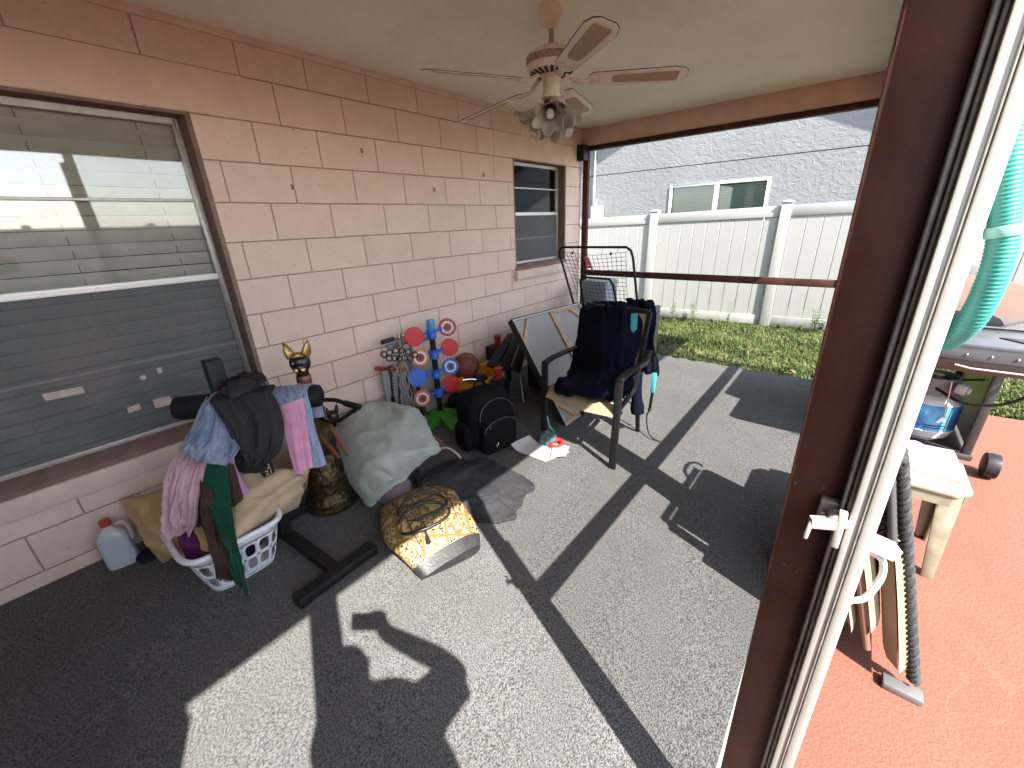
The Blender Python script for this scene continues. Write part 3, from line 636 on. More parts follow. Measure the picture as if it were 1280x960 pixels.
g = MB(); g.beam((RK[0]-.14, RK[1]-.01, .032), ((f0+f1)/2-V3((.03, 0, 0))), .055, .045); obj('spine', g, M['black_metal'], rack, bevel=.005)
g = MB(); g.beam((RK[0]-.14, RK[1]-.24, .032), (RK[0]-.14, RK[1]+.22, .032), .055, .045); obj('rear_bar', g, M['black_metal'], rack, bevel=.005)
g = MB(); rp = .056
for a, b in ((0, .36), (.64, 1)):
    p, q = A_+AX*LP*a, A_+AX*LP*b; d = unit(q-p); L = np.linalg.norm(q-p); g.lathe([(0, 0), (rp*.7, .003), (rp*.95, .012), (rp, .03), (rp, L-.03), (rp*.95, L-.012), (rp*.7, L-.003), (0, L)], p, 26, frame_to(d))
obj('roller_pad', g, M['black_pad'], rack)
g = MB(); g.cyl(A_+AX*.02, B_-AX*.02, .02); obj('crossbar', g, M['black_metal'], rack)
g = MB(); h0 = fl(398, 500, .74); h1 = fl(418, 500, .74); h2 = fl(449, 509, .73); pts = smooth_path([h0, h1, h1*.6+h2*.4, h2], 5); g.tube(pts, .011, 8); g.tube([h1*.55+h2*.45, h2], .0165, 10)
h3 = fl(444, 512, .70); h4 = fl(418, 528, .62); g.tube(smooth_path([h2-V3((.02, .02, .02)), h3, h4, fl(396, 520, .6)], 4), .010, 8); obj('dip_handle', g, M['black_metal'], rack)
gm = mat('gold_decal', (.62, .52, .33), .35, metal=.7)
for s, zz, dy in (('J', .498, .004), ('2', .468, .004), ('21', .436, 0)):
    text_obj('decal', s, .036, (RK[0]+.0328, RK[1]+dy, zz), np.stack([V3((0, 1, 0)), V3((0, 0, 1)), V3((1, 0, 0))], 1), gm, rack)

# --- white laundry basket with a moulded grid of openings
def rrect(a, b, e=5.5, n=220):
    t = np.linspace(0, 2*math.pi, 2000, endpoint=False); c, s = np.cos(t), np.sin(t)
    x = a*np.sign(c)*np.abs(c)**(2/e); y = b*np.sign(s)*np.abs(s)**(2/e); p = np.stack([x, y], 1); d = np.r_[0, np.cumsum(np.linalg.norm(np.diff(np.r_[p, p[:1]], axis=0), axis=1))]
    q = np.linspace(0, d[-1], n, endpoint=False); return np.stack([np.interp(q, d, np.r_[x, x[0]]), np.interp(q, d, np.r_[y, y[0]])], 1)
BK = V3((.545, -.765, .0)); r_top = rrect(.272, .198); r_bot = rrect(.205, .142)
def bk_p(u, v):
    i = (u % 1)*220; k = int(i); f = i-k; a = r_bot[k % 220]*(1-f)+r_bot[(k+1) % 220]*f; b = r_top[k % 220]*(1-f)+r_top[(k+1) % 220]*f
    vv = v**.85; p = a*(1-vv)+b*vv; return BK+V3((p[0], p[1], .008+.245*v))
basket = thing('laundry_basket', BK, 'white plastic laundry basket with rounded openings, overflowing with clothes', 'basket')
g = MB(); nc = 26
def ring_cell(g, u0, u1, v0, v1, fx=.70, fy=.78):
    out = []; inn = []
    for k in range(24):
        a = 2*math.pi*(k+.5)/24; c, s = math.cos(a), math.sin(a); mx = max(abs(c), abs(s)); ox, oy = c/mx, s/mx; e = 3.2; ix = np.sign(c)*abs(c)**(2/e)*fx; iy = np.sign(s)*abs(s)**(2/e)*fy
        out.append(bk_p((u0+u1)/2+ox*(u1-u0)/2, (v0+v1)/2+oy*(v1-v0)/2)); inn.append(bk_p((u0+u1)/2+ix*(u1-u0)/2, (v0+v1)/2+iy*(v1-v0)/2))
    g.add(out+inn, [(k, (k+1) % 24, 24+(k+1) % 24, 24+k) for k in range(24)])
for i in range(nc):
    for (v0, v1) in ((.10, .45), (.45, .82)): ring_cell(g, i/nc, (i+1)/nc, v0, v1)
for (v0, v1) in ((0, .10), (.82, 1.0)):
    P = np.array([[bk_p(k/156, v) for v in (v0, v1)] for k in range(156)]); g.grid(P, closed_u=True)
o = obj('shell', g, mat('white_basket_plastic', (.66, .69, .76), .42, var=.04), basket); md = o.modifiers.new('thick', 'SOLIDIFY'); md.thickness = .0045
g = MB(); rp_ = [bk_p(k/110, 1.0)+V3((r_top[k*2][0]*.03, r_top[k*2][1]*.03, .004+.006*math.cos(4*math.pi*k/110))) for k in range(110)]; g.tube(rp_, .0135, 10, closed=True); obj('rim', g, M_b := mat('white_basket_rim', (.68, .71, .77), .4), basket)
g = MB(); P = np.array([[BK+V3((*(r_bot[k]*s), .006)) for s in (0, .5, 1)] for k in range(0, 220, 2)]); g.grid(P, closed_u=True); o = obj('bottom', g, M_b, basket); md = o.modifiers.new('thick', 'SOLIDIFY'); md.thickness = .004
# navy clothes seen through the openings
def lumpy(c, rad, seed, amp=.12, nu=44, nv=26, Rm=None):
    r = np.random.default_rng(seed); ph = r.uniform(0, 6.28, 9); P = np.zeros((nu, nv, 3))
    for i in range(nu):
        for j in range(nv):
            a = 2*math.pi*i/nu; b = -math.pi/2+math.pi*j/(nv-1); d = V3((math.cos(b)*math.cos(a), math.cos(b)*math.sin(a), math.sin(b)))
            f = 1+amp*(math.sin(3*d[0]*2+ph[0])*math.sin(4*d[1]+ph[1])+.6*math.sin(7*d[2]+5*d[0]+ph[2])+.45*math.sin(11*d[1]+6*d[2]+ph[3])+.3*math.sin(17*d[0]-9*d[1]+ph[4]))
            P[i, j] = d*f
    P = P*V3(rad)
    if Rm is not None: P = P@Rm.T
    g = MB(); g.grid(P+V3(c), closed_u=True); return g
g = lumpy(BK+V3((0.0, 0, .115)), (.185, .125, .10), 5, .08); tag(obj('folded_laundry', g, m_cloth('navy_laundry', (.014, .018, .045)), ang=80), 'dark navy laundry filling the white basket behind its openings', 'clothes')

# --- pillows
def pillow(name, corners, puff, m, label, seed=1, n=26, pinch=.10):
    c = [V3(q) for q in corners]; r = np.random.default_rng(seed); ph = r.uniform(0, 6.28, 6); top = np.zeros((n, n, 3)); bot = np.zeros((n, n, 3)); N = unit(np.cross(c[1]-c[0], c[3]-c[0]))
    for i in range(n):
        for j in range(n):
            u, v = -1+2*i/(n-1), -1+2*j/(n-1); uu = u*(1-pinch*(1-v*v)); vv = v*(1-pinch*(1-u*u)); s, t = (uu+1)/2, (vv+1)/2
            p = c[0]*(1-s)*(1-t)+c[1]*s*(1-t)+c[2]*s*t+c[3]*(1-s)*t; h = puff*(max(0, 1-u*u)**.55)*(max(0, 1-v*v)**.55)
            wr = 1+.14*math.sin(5*u+3*v+ph[0])+.10*math.sin(9*v-5*u+ph[1])+.09*math.sin(14*u+4*v+ph[2])*abs(v)+.08*math.sin(19*v+6*u+ph[4])*abs(u)
            top[i, j] = p+N*h*wr; bot[i, j] = p-N*h*(1+.05*math.sin(5*u+ph[3]))
    g = MB(); g.grid(top); g.grid(bot[::-1]); o = obj(name, g, m, ang=80); return tag(o, label, 'pillow', 'tan pillows around the basket')
tan = m_cloth('tan_cotton', (.47, .31, .135), .08, 600, sheen=.1, wr=.35); tan2 = m_cloth('beige_cotton', (.46, .34, .215), .08, 600, sheen=.1, wr=.45)
pillow('pillow', [wa(148, 624, .08), fl(203, 705, .01), fl(268, 690, .22), fl(232, 598, .42)], .08, tan, 'mustard tan pillow leaning on the wall between the jug and the basket', 2)
pillow('cushion', [fl(284, 686, .26), fl(374, 634, .13), fl(388, 588, .33), fl(278, 588, .46)], .13, tan2, 'beige cushion stuffed in the basket, reaching behind the black rack upright', 4)

# --- clothes over the pad and the basket
FL_ = c_floor(); PILE = [c_ell(BK+V3((-.02, -.01, .14)), (.27, .2, .27)), c_caps((RK[0], RK[1], 0), (RK[0], RK[1], .8), .045), FL_]
def hang(name, t0, t1, front, back, m, label, layer=0, sq=.72, seed=0, cell=.017, cols=PILE, keep=None, zz=None, steps=130, taper=0, amp=.012, cat='clothes', grp='laundry hung over the roller pad'):
    r = np.random.default_rng(seed); Wd = (t1-t0)*LP; wr = Wd/sq; nu = max(8, int(wr/cell)); nv = max(8, int((front+back)/cell)); du = wr/(nu-1); dv = (front+back)/(nv-1)
    P = np.zeros((nu, nv, 3)); ph = r.uniform(0, 6.28, 4); R0 = rp+.008+.011*layer
    for i in range(nu):
        for j in range(nv):
            s = -front+(front+back)*j/(nv-1); tt = t0+(t1-t0)*i/(nu-1); k = 1-taper*max(0, -s)/front; tt = (t0+t1)/2+(tt-(t0+t1)/2)*k
            p = A_+AX*LP*tt; x = abs(s); th = min(x/R0, math.pi/2); h = R0*math.cos(th); o_ = R0*math.sin(th)+max(0, x-R0*math.pi/2)*.35; dn = max(0, x-R0*math.pi/2)*.93
            P[i, j] = p+NC*o_*(1 if s < 0 else -1)+V3((0, 0, h-dn))
            P[i, j] += (NC*(1 if s < 0 else -1))*amp*math.sin(3.1*i*cell/.028+ph[0]+.8*math.sin(s*9+ph[1]))*min(1, x/.05)+V3((0, 0, .004*math.sin(i*1.3+ph[2])))
    js = [j for j in range(nv) if abs(-front+(front+back)*j/(nv-1)) < .03]; pin = (slice(None), slice(js[0], js[-1]+1))
    cs = [c_caps(A_, B_, R0-.002)]+cols
    X = drape(P, du, dv, cs, pin, steps)
    kp = None if keep is None else keep(nu-1, nv-1)
    return cloth_obj(name, X, m, label, cat, grp, keep=kp)
C = {k: m_cloth(k, v) for k, v in dict(mauve=(.46, .30, .335), green=(.012, .055, .034), umber=(.052, .034, .028), purple=(.10, .022, .085), charcoal=(.036, .036, .038), pink=(.62, .30, .43), sky=(.24, .30, .42), orchid=(.42, .21, .40), white=(.6, .58, .62), sage=(.30, .335, .30), navy=(.0045, .0055, .014), slate=(.038, .038, .042)).items()}
def m_denim():
    m = m_cloth('denim', (.16, .25, .42), .25, 1200); N, L, b = nodes_of(m); tc = N.new('ShaderNodeTexCoord').outputs['Object']
    k = ramp(N, L, noise(N, L, tc, 9, 6, .65), [(.32, (.075, .115, .19)), (.5, (.15, .205, .30)), (.68, (.30, .36, .44))]); L.new(k, b.inputs['Base Color']); return m
C['denim'] = m_denim()
ragged = lambda seed, lo, hi: (lambda a, b: np.array([[j >= int(b*(lo+(hi-lo)*(.5+.5*math.sin(i*.55+seed)*math.sin(i*.21+2*seed)))) for j in range(b)] for i in range(a)], bool))
def vnoise(r, m, n, a, b):
    """smooth random field, about a cells across the first axis and b along the second"""
    a, b = max(3, int(round(a))+2), max(3, int(round(b))+2); G = r.normal(0, 1, (a, b))
    def rs(Q, k):
        t = np.linspace(0, Q.shape[0]-1, k); i = np.clip(t.astype(int), 0, Q.shape[0]-2); f = (t-i)[:, None]; c = lambda q: Q[np.clip(i+q, 0, Q.shape[0]-1)]
        return .5*(2*c(0)+(c(1)-c(-1))*f+(2*c(-1)-5*c(0)+4*c(1)-c(2))*f*f+(3*c(0)-c(-1)-3*c(1)+c(2))*f**3)
    return rs(rs(G, m).T, n).T
def fold(P, amp, fu=4, fv=1, seed=0, ramp_v=None, sharp=1.0):
    """fabric folds: broken ridges that mostly run along the second axis, pushed out along the surface normal"""
    r = np.random.default_rng(seed); m, n = P.shape[:2]; Vv = np.linspace(0, 1, n)[None, :]*np.ones((m, 1)); h = 0*Vv
    for a_, q in ((1.0, 1.5), (.62, 3.0), (.34, 6.5)):
        x = vnoise(r, m, n, fu*q, fv*q*.75); y = vnoise(r, m, n, fu*q*.6, fv*q); h += a_*((1-np.minimum(1, np.abs(x)*1.25))*1.5-.6 if sharp > .5 else .6*x)*(.55+.45*np.tanh(y))
    h += .35*vnoise(r, m, n, 2, 2)
    if ramp_v is not None: h = h*np.interp(Vv, np.linspace(0, 1, len(ramp_v)), ramp_v)
    du = np.gradient(P, axis=0); dv = np.gradient(P, axis=1); N_ = np.cross(du, dv); N_ /= np.maximum(np.linalg.norm(N_, axis=2, keepdims=True), 1e-9)
    if (N_[m//2, n//2]@(CP-P[m//2, n//2])) < 0: N_ = -N_
    return P+N_*(amp*h)[..., None]
def refine(P, mu, nv):
    def rs(Q, n):
        m = Q.shape[0]; t = np.linspace(0, m-1, n); i = np.clip(t.astype(int), 0, m-2); f = (t-i)[:, None, None]; c = lambda k: Q[np.clip(k, 0, m-1)]
        a, b, c_, d = c(i-1), c(i), c(i+1), c(i+2); return .5*(2*b+(c_-a)*f+(2*a-5*b+4*c_-d)*f*f+(3*b-a-3*c_+d)*f**3)
    P = rs(P, mu); return np.swapaxes(rs(np.swapaxes(P, 0, 1), nv), 0, 1)
def on_pad_plane(px, py, d):
    r_ = ray(px, py); return CP+r_*((NC@A_+d-NC@CP)/(NC@r_))
def wear(name, rows, mk, label, amp=.012, fu=3, seed=0, t=.006, over=None, mu=46, nv=46, fv=1.0, ragged_=0.0):
    """a garment hung over the pad: rows of (left px, left py, right px, right py, distance in front of the pad axis) from the pad down to the hem"""
    Lr = []; Rr = []
    for (xl_, yl_, xr_, yr_, d) in rows: Lr.append(on_pad_plane(xl_, yl_, d)); Rr.append(on_pad_plane(xr_, yr_, d))
    if over is not None:
        for k, (dn, dz) in enumerate(((-.02, .055), (-.075, .01), (-.085, -over)), 0):
            b_ = lambda q: q-NC*((q-A_)@NC)
            l0, r0 = b_(Lr[k]) if k == 0 else Lr[0]*0+base_l, b_(Rr[k]) if k == 0 else base_r
            if k == 0: base_l, base_r = V3((l0[0], l0[1], A_[2])), V3((r0[0], r0[1], A_[2]))
            Lr.insert(0, base_l+NC*dn+V3((0, 0, dz))); Rr.insert(0, base_r+NC*dn+V3((0, 0, dz)))
    Pm = np.stack([V3(Lr), (V3(Lr)*2+V3(Rr))/3+NC*.006, (V3(Lr)+V3(Rr)*2)/3+NC*.006, V3(Rr)], 0)
    P = refine(Pm, mu, nv); w_ = np.linspace(.25, 1, 6).tolist(); P = fold(P, amp, fu, fv, seed, w_)
    r = np.random.default_rng(seed); x = np.linspace(0, 1, mu); P[:, -5:, 2] += (ragged_*(np.sin(9*x+seed)+.5*np.sin(23*x)))[:, None]*np.linspace(.2, 1, 5)
    g = MB(); g.sheet(P, t); return tag(obj(name, g, mk, ang=75), label, 'clothes', 'laundry hung over the roller pad')
wear('jeans', [(366, 496, 384, 489, .062), (371, 515, 389, 510, .068), (377, 540, 394, 535, .07), (382, 562, 401, 558, .07), (385, 586, 408, 581, .07)], C['sky'], 'pale blue cotton trousers behind the pink ones at the right end of the pad', .007, 1.5, 9, over=.15)
wear('pink_trousers', [(349, 503, 379, 493, .072), (352, 520, 381, 512, .082), (357, 541, 385, 538, .085), (362, 565, 388, 562, .086), (370, 593, 391, 584, .086)], C['pink'], 'bubblegum pink trousers hanging straight from the right end of the pad', .005, 1.5, 10, over=.02)
wear('denim_waistband', [(334, 486, 374, 483, .03), (338, 495, 378, 489, .075), (349, 507, 381, 496, .092)], C['denim'], 'denim waistband folded over the top of the pink trousers', .006, 2, 11, over=.08, t=.008)
wear('black_sweater', [(288, 545, 345, 540, .066), (290, 565, 338, 566, .075), (294, 578, 332, 586, .08), (300, 590, 322, 590, .08)], mat('black_knit', (.008, .008, .009), .95), 'black garment peeping out below the hem of the charcoal shirt', .006, 2, 13, over=.05)
wear('orchid_leggings', [(272, 540, 290, 545, .07), (281, 575, 294, 580, .10), (290, 598, 303, 600, .13), (297, 615, 311, 613, .15), (305, 636, 318, 625, .16)], C['orchid'], 'narrow orchid pink leggings beside the green garment', .005, 1.5, 7)
wear('umber_sleeve', [(276, 575, 292, 580, .12), (284, 598, 299, 603, .15), (286, 618, 305, 625, .175), (290, 634, 307, 637, .18)], C['umber'], 'short brown sleeve lying over the orchid leggings', .006, 1.5, 17)
wear('purple_shirt', [(244, 615, 252, 620, .16), (243, 635, 255, 640, .18), (236, 655, 261, 660, .20), (222, 672, 263, 681, .275), (230, 688, 261, 691, .285), (243, 702, 258, 699, .285)], C['purple'], 'dark purple shirt bunched below the mauve shirt', .014, 3, 5, ragged_=.006)
wear('green_jersey', [(250, 560, 282, 572, .11), (250, 585, 285, 595, .16), (246, 604, 287, 613, .20), (251, 618, 289, 632, .225), (262, 636, 292, 656, .29), (271, 655, 296, 680, .36), (280, 676, 301, 700, .42), (290, 702, 306, 723, .44), (300, 728, 311, 747, .44)], C['green'], 'dark green garment trailing from the pad over the basket rim to the carpet', .012, 2, 3, mu=40, nv=70)
wear('brown_trousers', [(251, 600, 264, 612, .23), (251, 620, 270, 634, .25), (252, 643, 277, 659, .33), (258, 668, 283, 690, .40), (266, 698, 291, 713, .425), (272, 722, 296, 724, .41)], C['umber'], 'dark brown trousers hanging over the front of the white basket', .012, 2, 4, ragged_=.004)
wear('mauve_shirt', [(236, 540, 272, 550, .09), (226, 560, 262, 573, .13), (213, 577, 255, 590, .19), (204, 605, 249, 618, .24), (201, 636, 246, 643, .27), (206, 656, 244, 656, .285), (218, 669, 239, 666, .28)], C['mauve'], 'crumpled pale mauve shirt bulging out below the denim shorts', .024, 3.2, 6, mu=70, nv=70, fv=1.4)
wear('denim_shorts', [(252, 506, 284, 514, .075), (243, 524, 293, 535, .12), (231, 546, 300, 555, .165), (226, 556, 296, 566, .18), (222, 564, 283, 581, .185)], C['denim'], 'light blue denim shorts crumpled over the pad under the charcoal shirt', .022, 3, 8, over=.08, mu=60, nv=50, fv=1.8)
wear('charcoal_shirt', [(262, 500, 340, 488, .07), (268, 512, 346, 502, .10), (277, 524, 353, 520, .125), (286, 538, 355, 540, .14), (293, 553, 352, 557, .145), (303, 568, 344, 570, .145), (311, 581, 326, 581, .14)], C['charcoal'], 'large charcoal shirt draped over the middle of the pad', .02, 3, 12, over=.16, mu=70, nv=60, t=.008)
# rumpled collar bunch on top
g = lumpy(A_+AX*LP*.50+V3((-.02, 0, .085)), (.13, .07, .04), 21, .13, Rm=frame_to((0, 0, 1), AX)@rotz(0)); tag(obj('rolled_shirt', g, C['charcoal'], ang=80), 'rolled charcoal garment heaped on top of the pad by the mast', 'clothes')
g = lumpy(fl(286, 668, .26), (.028, .03, .055), 22, .2); tag(obj('white_sock', g, C['white'], ang=80), 'small white sock poking out beside the green garment', 'sock')
g = MB(); a = fl(300, 470, .93); g.tube(smooth_path([fl(285, 474, .93), fl(300, 470, .95), fl(322, 474, .94), fl(334, 482, .90)], 6), .004, 6); g.tube(smooth_path([fl(318, 474, .95), fl(330, 473, .96), fl(336, 481, .92)], 6), .003, 6)
tag(obj('coat_hanger', g, M['black_plastic']), 'thin black plastic hanger lying on the charcoal shirt', 'hanger')
g = lumpy(fl(190, 700, .02)+V3((-.06, 0, 0)), (.06, .05, .02), 31, .15); tag(obj('navy_cloth', g, m_cloth('navy_rag', (.015, .017, .03)), ang=80), 'dark navy cloth on the carpet between the jug and the tan pillow', 'cloth')

# --- jug of pale blue washer fluid
jc = wa(150, 690, .12)*V3((1, 1, 0)); jug = thing('fluid_jug', jc, 'translucent plastic jug with red cap standing by the wall under the window', 'jug')
RJ = rotz(R_(-12))
def jugbody(s, z0, z1):
    pr = []; lv = [(.0, .94), (.015, 1), (.16, 1), (.185, .93), (.205, .72), (.222, .40), (.236, .22)]; g = MB(); P = []
    for z, k in lv:
        if z < z0-1e-6 or z > z1+1e-6: continue
        P.append([jc+RJ@V3((q[0]*s*k, q[1]*s*k, z)) for q in rrect(.047, .060, 4, 40)])
    P = np.array(P); g.grid(P, closed_v=True); g.add(P[0], [tuple(range(39, -1, -1))]); g.add(P[-1], [tuple(range(40))]); return g
obj('bottle', jugbody(1, 0, 1), mat('jug_plastic', (.42, .43, .455), .3, var=.05, spec=.5), jug, bevel=0)
g = MB(); P = []
for z in (.03, .06, .1, .15): P.append([jc+RJ@V3((q[0]*1.012, q[1]*1.012, z)) for q in rrect(.047, .060, 4, 40)])
g.grid(np.array(P), closed_v=True); lb = mat('blue_paper_label', (.40, .50, .62), .6); N, L, b = nodes_of(lb); wv = N.new('ShaderNodeTexWave'); wv.wave_type = 'BANDS'; wv.bands_direction = 'Z'; wv.inputs['Scale'].default_value = 26; L.new(N.new('ShaderNodeTexCoord').outputs['Object'], wv.inputs['Vector'])
L.new(ramp(N, L, wv.outputs[0], [(.7, (.42, .48, .55)), (.95, (.30, .36, .44))]), b.inputs['Base Color']); obj('label', g, lb, jug)
g = MB(); g.cyl(jc+V3((0, 0, .236)), jc+V3((0, 0, .268)), .022, 24); obj('cap', g, mat('red_cap', (.42, .05, .04), .4), jug, bevel=.003)
g = MB(); g.tube(smooth_path([jc+RJ@V3((0, .03, .225)), jc+RJ@V3((0, .054, .228)), jc+RJ@V3((0, .068, .19)), jc+RJ@V3((0, .064, .12))], 5), .010, 8); obj('handle', g, mat('jug_handle', (.42, .38, .38), .35), jug)

# --- cat statue
sx, sy = .53, -.215; st = thing('cat_statue', (sx, sy, 0), 'tall black cat statue with gold ears, gold muzzle and a bronze plinth', 'statue')
br_ = mat('bronze_relief', (.10, .062, .025), .34, metal=.6, col2=(.018, .012, .008), vscale=34, bump=.9, bscale=42, bdist=.012)
lac = mat('black_lacquer', (.014, .009, .007), .28, var=.3, vscale=30)
F2 = lambda p: V3((sx, sy, 0))+rotz(R_(-32))@V3(p)      # local +x is the face side
g = MB(); g.lathe([(.0, .0), (.146, .0), (.154, .012), (.154, .03), (.142, .04), (.145, .055), (.136, .075), (.126, .085), (.118, .14), (.125, .19), (.112, .25), (.098, .28), (.09, .33), (.07, .36), (.0, .37)], (sx, sy, 0), 40); pl = obj('plinth', g, br_, st)
g = MB(); g.lathe([(.1515, .010), (.1545, .018), (.1515, .028)], (sx, sy, 0), 40); obj('gold_band', g, mat('dull_bronze_rim', (.16, .11, .05), .4, metal=.8), pl)
g = MB(); g.ell(F2((-.01, 0, .43)), (.095, .088, .17)); g.ell(F2((.015, 0, .58)), (.068, .072, .16)); obj('body', g, br_, st)
g = MB(); g.tube(smooth_path([F2((.0, 0, .66)), F2((.0, 0, .74)), F2((0.0, 0, .80)), F2((.0, 0, .9))], 4), [.06, .055, .05, .045, .042, .038, .036, .034, .033, .032, .031, .031, .031], 16); obj('neck', g, lac, st)
g = MB(); g.lathe([(.034, 0), (.0375, .005), (.0375, .045), (.034, .05)], F2((0, 0, .775)), 20); obj('collar', g, mat('copper_collar', (.22, .10, .065), .4, metal=.4), st)
hz = .895; g = MB(); g.ell(F2((.0, 0, hz)), (.052, .052, .058)); g.ell(F2((.034, 0, hz-.018)), (.034, .034, .032)); hd = obj('head', g, lac, st)
for s in (-1, 1):
    e0 = F2((-.004, .034*s, hz+.03)); e1 = F2((-.012, .060*s, hz+.118)); d = unit(e1-e0); L_ = np.linalg.norm(e1-e0); Rm = frame_to(d, (1, 0, 0))@np.diag([1, .55, 1]); g = MB(); g.lathe([(.022, 0), (.026, .02), (.022, L_*.45), (.012, L_*.78), (.0, L_)], e0, 16, Rm); obj('ear', g, mat('dull_gold', (.36, .24, .075), .38, metal=.85, var=.3, vscale=50), hd)
    g = MB(); g.ell(F2((.044, .024*s, hz+.012)), (.006, .012, .009)); obj('eye', g, mat('grey_enamel', (.14, .12, .11), .3), hd)
    g = MB(); g.ell(F2((.058, .0155*s, hz-.024)), (.013, .015, .014)); obj('muzzle', g, mat('pale_gold', (.66, .52, .25), .3, metal=.8), hd)
g = MB()
for k in range(9): a = -1.0+.25*k; g.ell(F2((.044*math.cos(a*.6), .03*math.sin(a), hz+.045)), (.006, .005, .006), nu=8, nv=6)
g.ell(F2((.030, 0, hz+.05)), (.016, .022, .012)); obj('brow_ornament', g, M['gold'], hd)
# small dark cat statue behind the grey blanket
c2 = wa(416, 521, .33); s2 = thing('small_cat_statue', (c2[0], c2[1], 0), 'small plain black cat figure half hidden behind the sage blanket', 'statue')
g = MB(); Z = c2[2]; g.lathe([(0, 0), (.075, 0), (.08, .02), (.06, .05), (.07, Z*.3), (.06, Z*.55), (.034, Z*.78), (.03, Z*.86), (0, Z*.9)], (c2[0], c2[1], 0), 24); obj('body', g, lac, s2)
g = MB(); g.ell(c2+V3((0, 0, 0)), (.036, .038, .045)); hd2 = obj('head', g, lac, s2)
for s in (-1, 1): g = MB(); e = c2+V3((.012, .024*s, .028)); g.lathe([(.014, 0), (.012, .025), (0, .062)], e, 12, frame_to((0, .2*s, 1))); obj('ear', g, lac, hd2)
# two turned wooden sticks
for i, (p, q) in enumerate((((405, 519, .60), (434, 568, .44)), ((400, 546, .50), (424, 572, .42)))):
    a, b = fl(*p), fl(*q); g = MB(); pts = [a+(b-a)*t for t in np.linspace(0, 1, 9)]; g.tube(pts, [.008, .0095, .011, .0115, .012, .0115, .011, .010, .0085], 10)
    tag(obj('wooden_stick', g, mat('reddish_wood', (.20, .062, .03), .4, var=.3, vscale=20)), ['longer reddish wooden stick leaning between the statue and the sage blanket', 'shorter reddish wooden stick crossing in front of the cat statue'][i], 'stick', 'wooden sticks by the statue')
# thin tan strap trailing between the rack and the plinth
g = MB(); g.tube(smooth_path([fl(384, 592, .28), fl(381, 610, .2), fl(373, 625, .1), fl(370, 640, .03)], 6), .008, 6); tag(obj('tan_strap', g, mat('tan_leather', (.30, .17, .085), .5)), 'tan leather strap hanging beside the bronze plinth', 'strap')

# --- sage blanket over a hidden stool
dk = mat('dark_stool', (.02, .02, .022), .8)
sc0 = V3((.66, .14, 0)); g = MB(); g.lathe([(0, 0), (.15, 0), (.16, .03), (.15, .26), (.17, .30), (.12, .37), (0, .39)], sc0, 28); tag(obj('round_stool', g, dk), 'dark round stool hidden beneath the sage blanket', 'stool')
def fpts(rows): return np.array([[fl(*q) for q in r_] for r_ in rows])
P = fpts([[(428, 524, .22), (452, 506, .28), (482, 500, .30), (512, 508, .28), (530, 524, .22)], [(418, 532, .36), (448, 509, .44), (480, 503, .46), (510, 512, .44), (535, 530, .37)], [(413, 548, .33), (440, 540, .42), (475, 535, .455), (512, 538, .42), (546, 553, .33)], [(417, 570, .24), (442, 572, .33), (475, 570, .38), (508, 570, .35), (549, 563, .27)], [(436, 600, .12), (453, 603, .20), (475, 600, .26), (500, 591, .25), (531, 575, .24)], [(452, 619, .045), (465, 631, .045), (478, 618, .13), (495, 604, .19), (520, 582, .215)]])
P = fold(refine(P, 90, 80), .022, 1.4, 1.4, 15, [.5, .9, 1.0, .9, .7], sharp=0); P = fold(P, .020, 1.6, 1.3, 19, [.3, .6, 1, 1, .8], sharp=1); P = fold(P, .006, 4, 4, 20, None, sharp=1)
g = MB(); g.sheet(P, .014); tag(obj('sage_blanket', g, C['sage'], ang=75), 'sage grey fleece blanket thrown over a stool beside the cat statue', 'blanket')
g = MB(); c = fl(503, 606, .07); g.ell(c-V3((.05, .03, .02)), (.13, .10, .06)); tag(obj('seat_cushion', g, m_cloth('lilac_cushion', (.24, .18, .21))), 'flat lilac cushion squeezed under the edge of the sage blanket', 'cushion')
g = MB(); g.ell(c-V3((.06, .03, .055)), (.15, .115, .035)); tag(obj('round_tray', g, mat('blue_grey_plastic', (.13, .14, .19), .5)), 'blue grey plastic tray beneath the lilac cushion', 'tray')
g = MB(); g.tube(smooth_path([fl(545, 561, .07), fl(560, 560, .09), fl(572, 568, .06), fl(576, 574, .02)], 6), .007, 8); tag(obj('white_hanger', g, mat('white_plastic', (.5, .5, .5), .5)), 'curved white plastic hanger end between the black shirt and the backpack', 'hanger')
g = MB(); g.tube(smooth_path([fl(540, 546, .16), fl(550, 552, .12), fl(556, 562, .06)], 5), .014, 8); tag(obj('red_strap', g, m_cloth('red_webbing', (.22, .05, .045))), 'dull red strap beside the right edge of the sage blanket', 'strap')
# --- black shirt crumpled on the carpet
P = fpts([[(556, 578, .05), (580, 575, .05), (605, 573, .035), (634, 584, .02), (667, 603, .012)], [(530, 598, .13), (560, 595, .14), (595, 592, .09), (630, 600, .04), (663, 613, .014)], [(527, 615, .12), (556, 617, .12), (590, 617, .085), (625, 620, .04), (656, 630, .016)], [(536, 636, .035), (560, 636, .05), (583, 630, .06), (612, 643, .03), (648, 645, .012)], [(544, 643, .010), (562, 640, .012), (583, 636, .016), (600, 654, .012), (630, 652, .010)]])
P = fold(refine(P, 100, 90), .014, 2.5, 2.5, 27, None, sharp=1); rr_ = np.random.default_rng(5); P[..., :2] += .02*np.stack([vnoise(rr_, 100, 90, 5, 5), vnoise(rr_, 100, 90, 5, 5)], -1); P[..., 2] = np.maximum(P[..., 2], .006)
g = MB(); g.sheet(P, .005); tag(obj('black_shirt', g, C['slate'], ang=75), 'faded black shirt crumpled on the carpet, half in sunlight behind the tote', 'shirt')
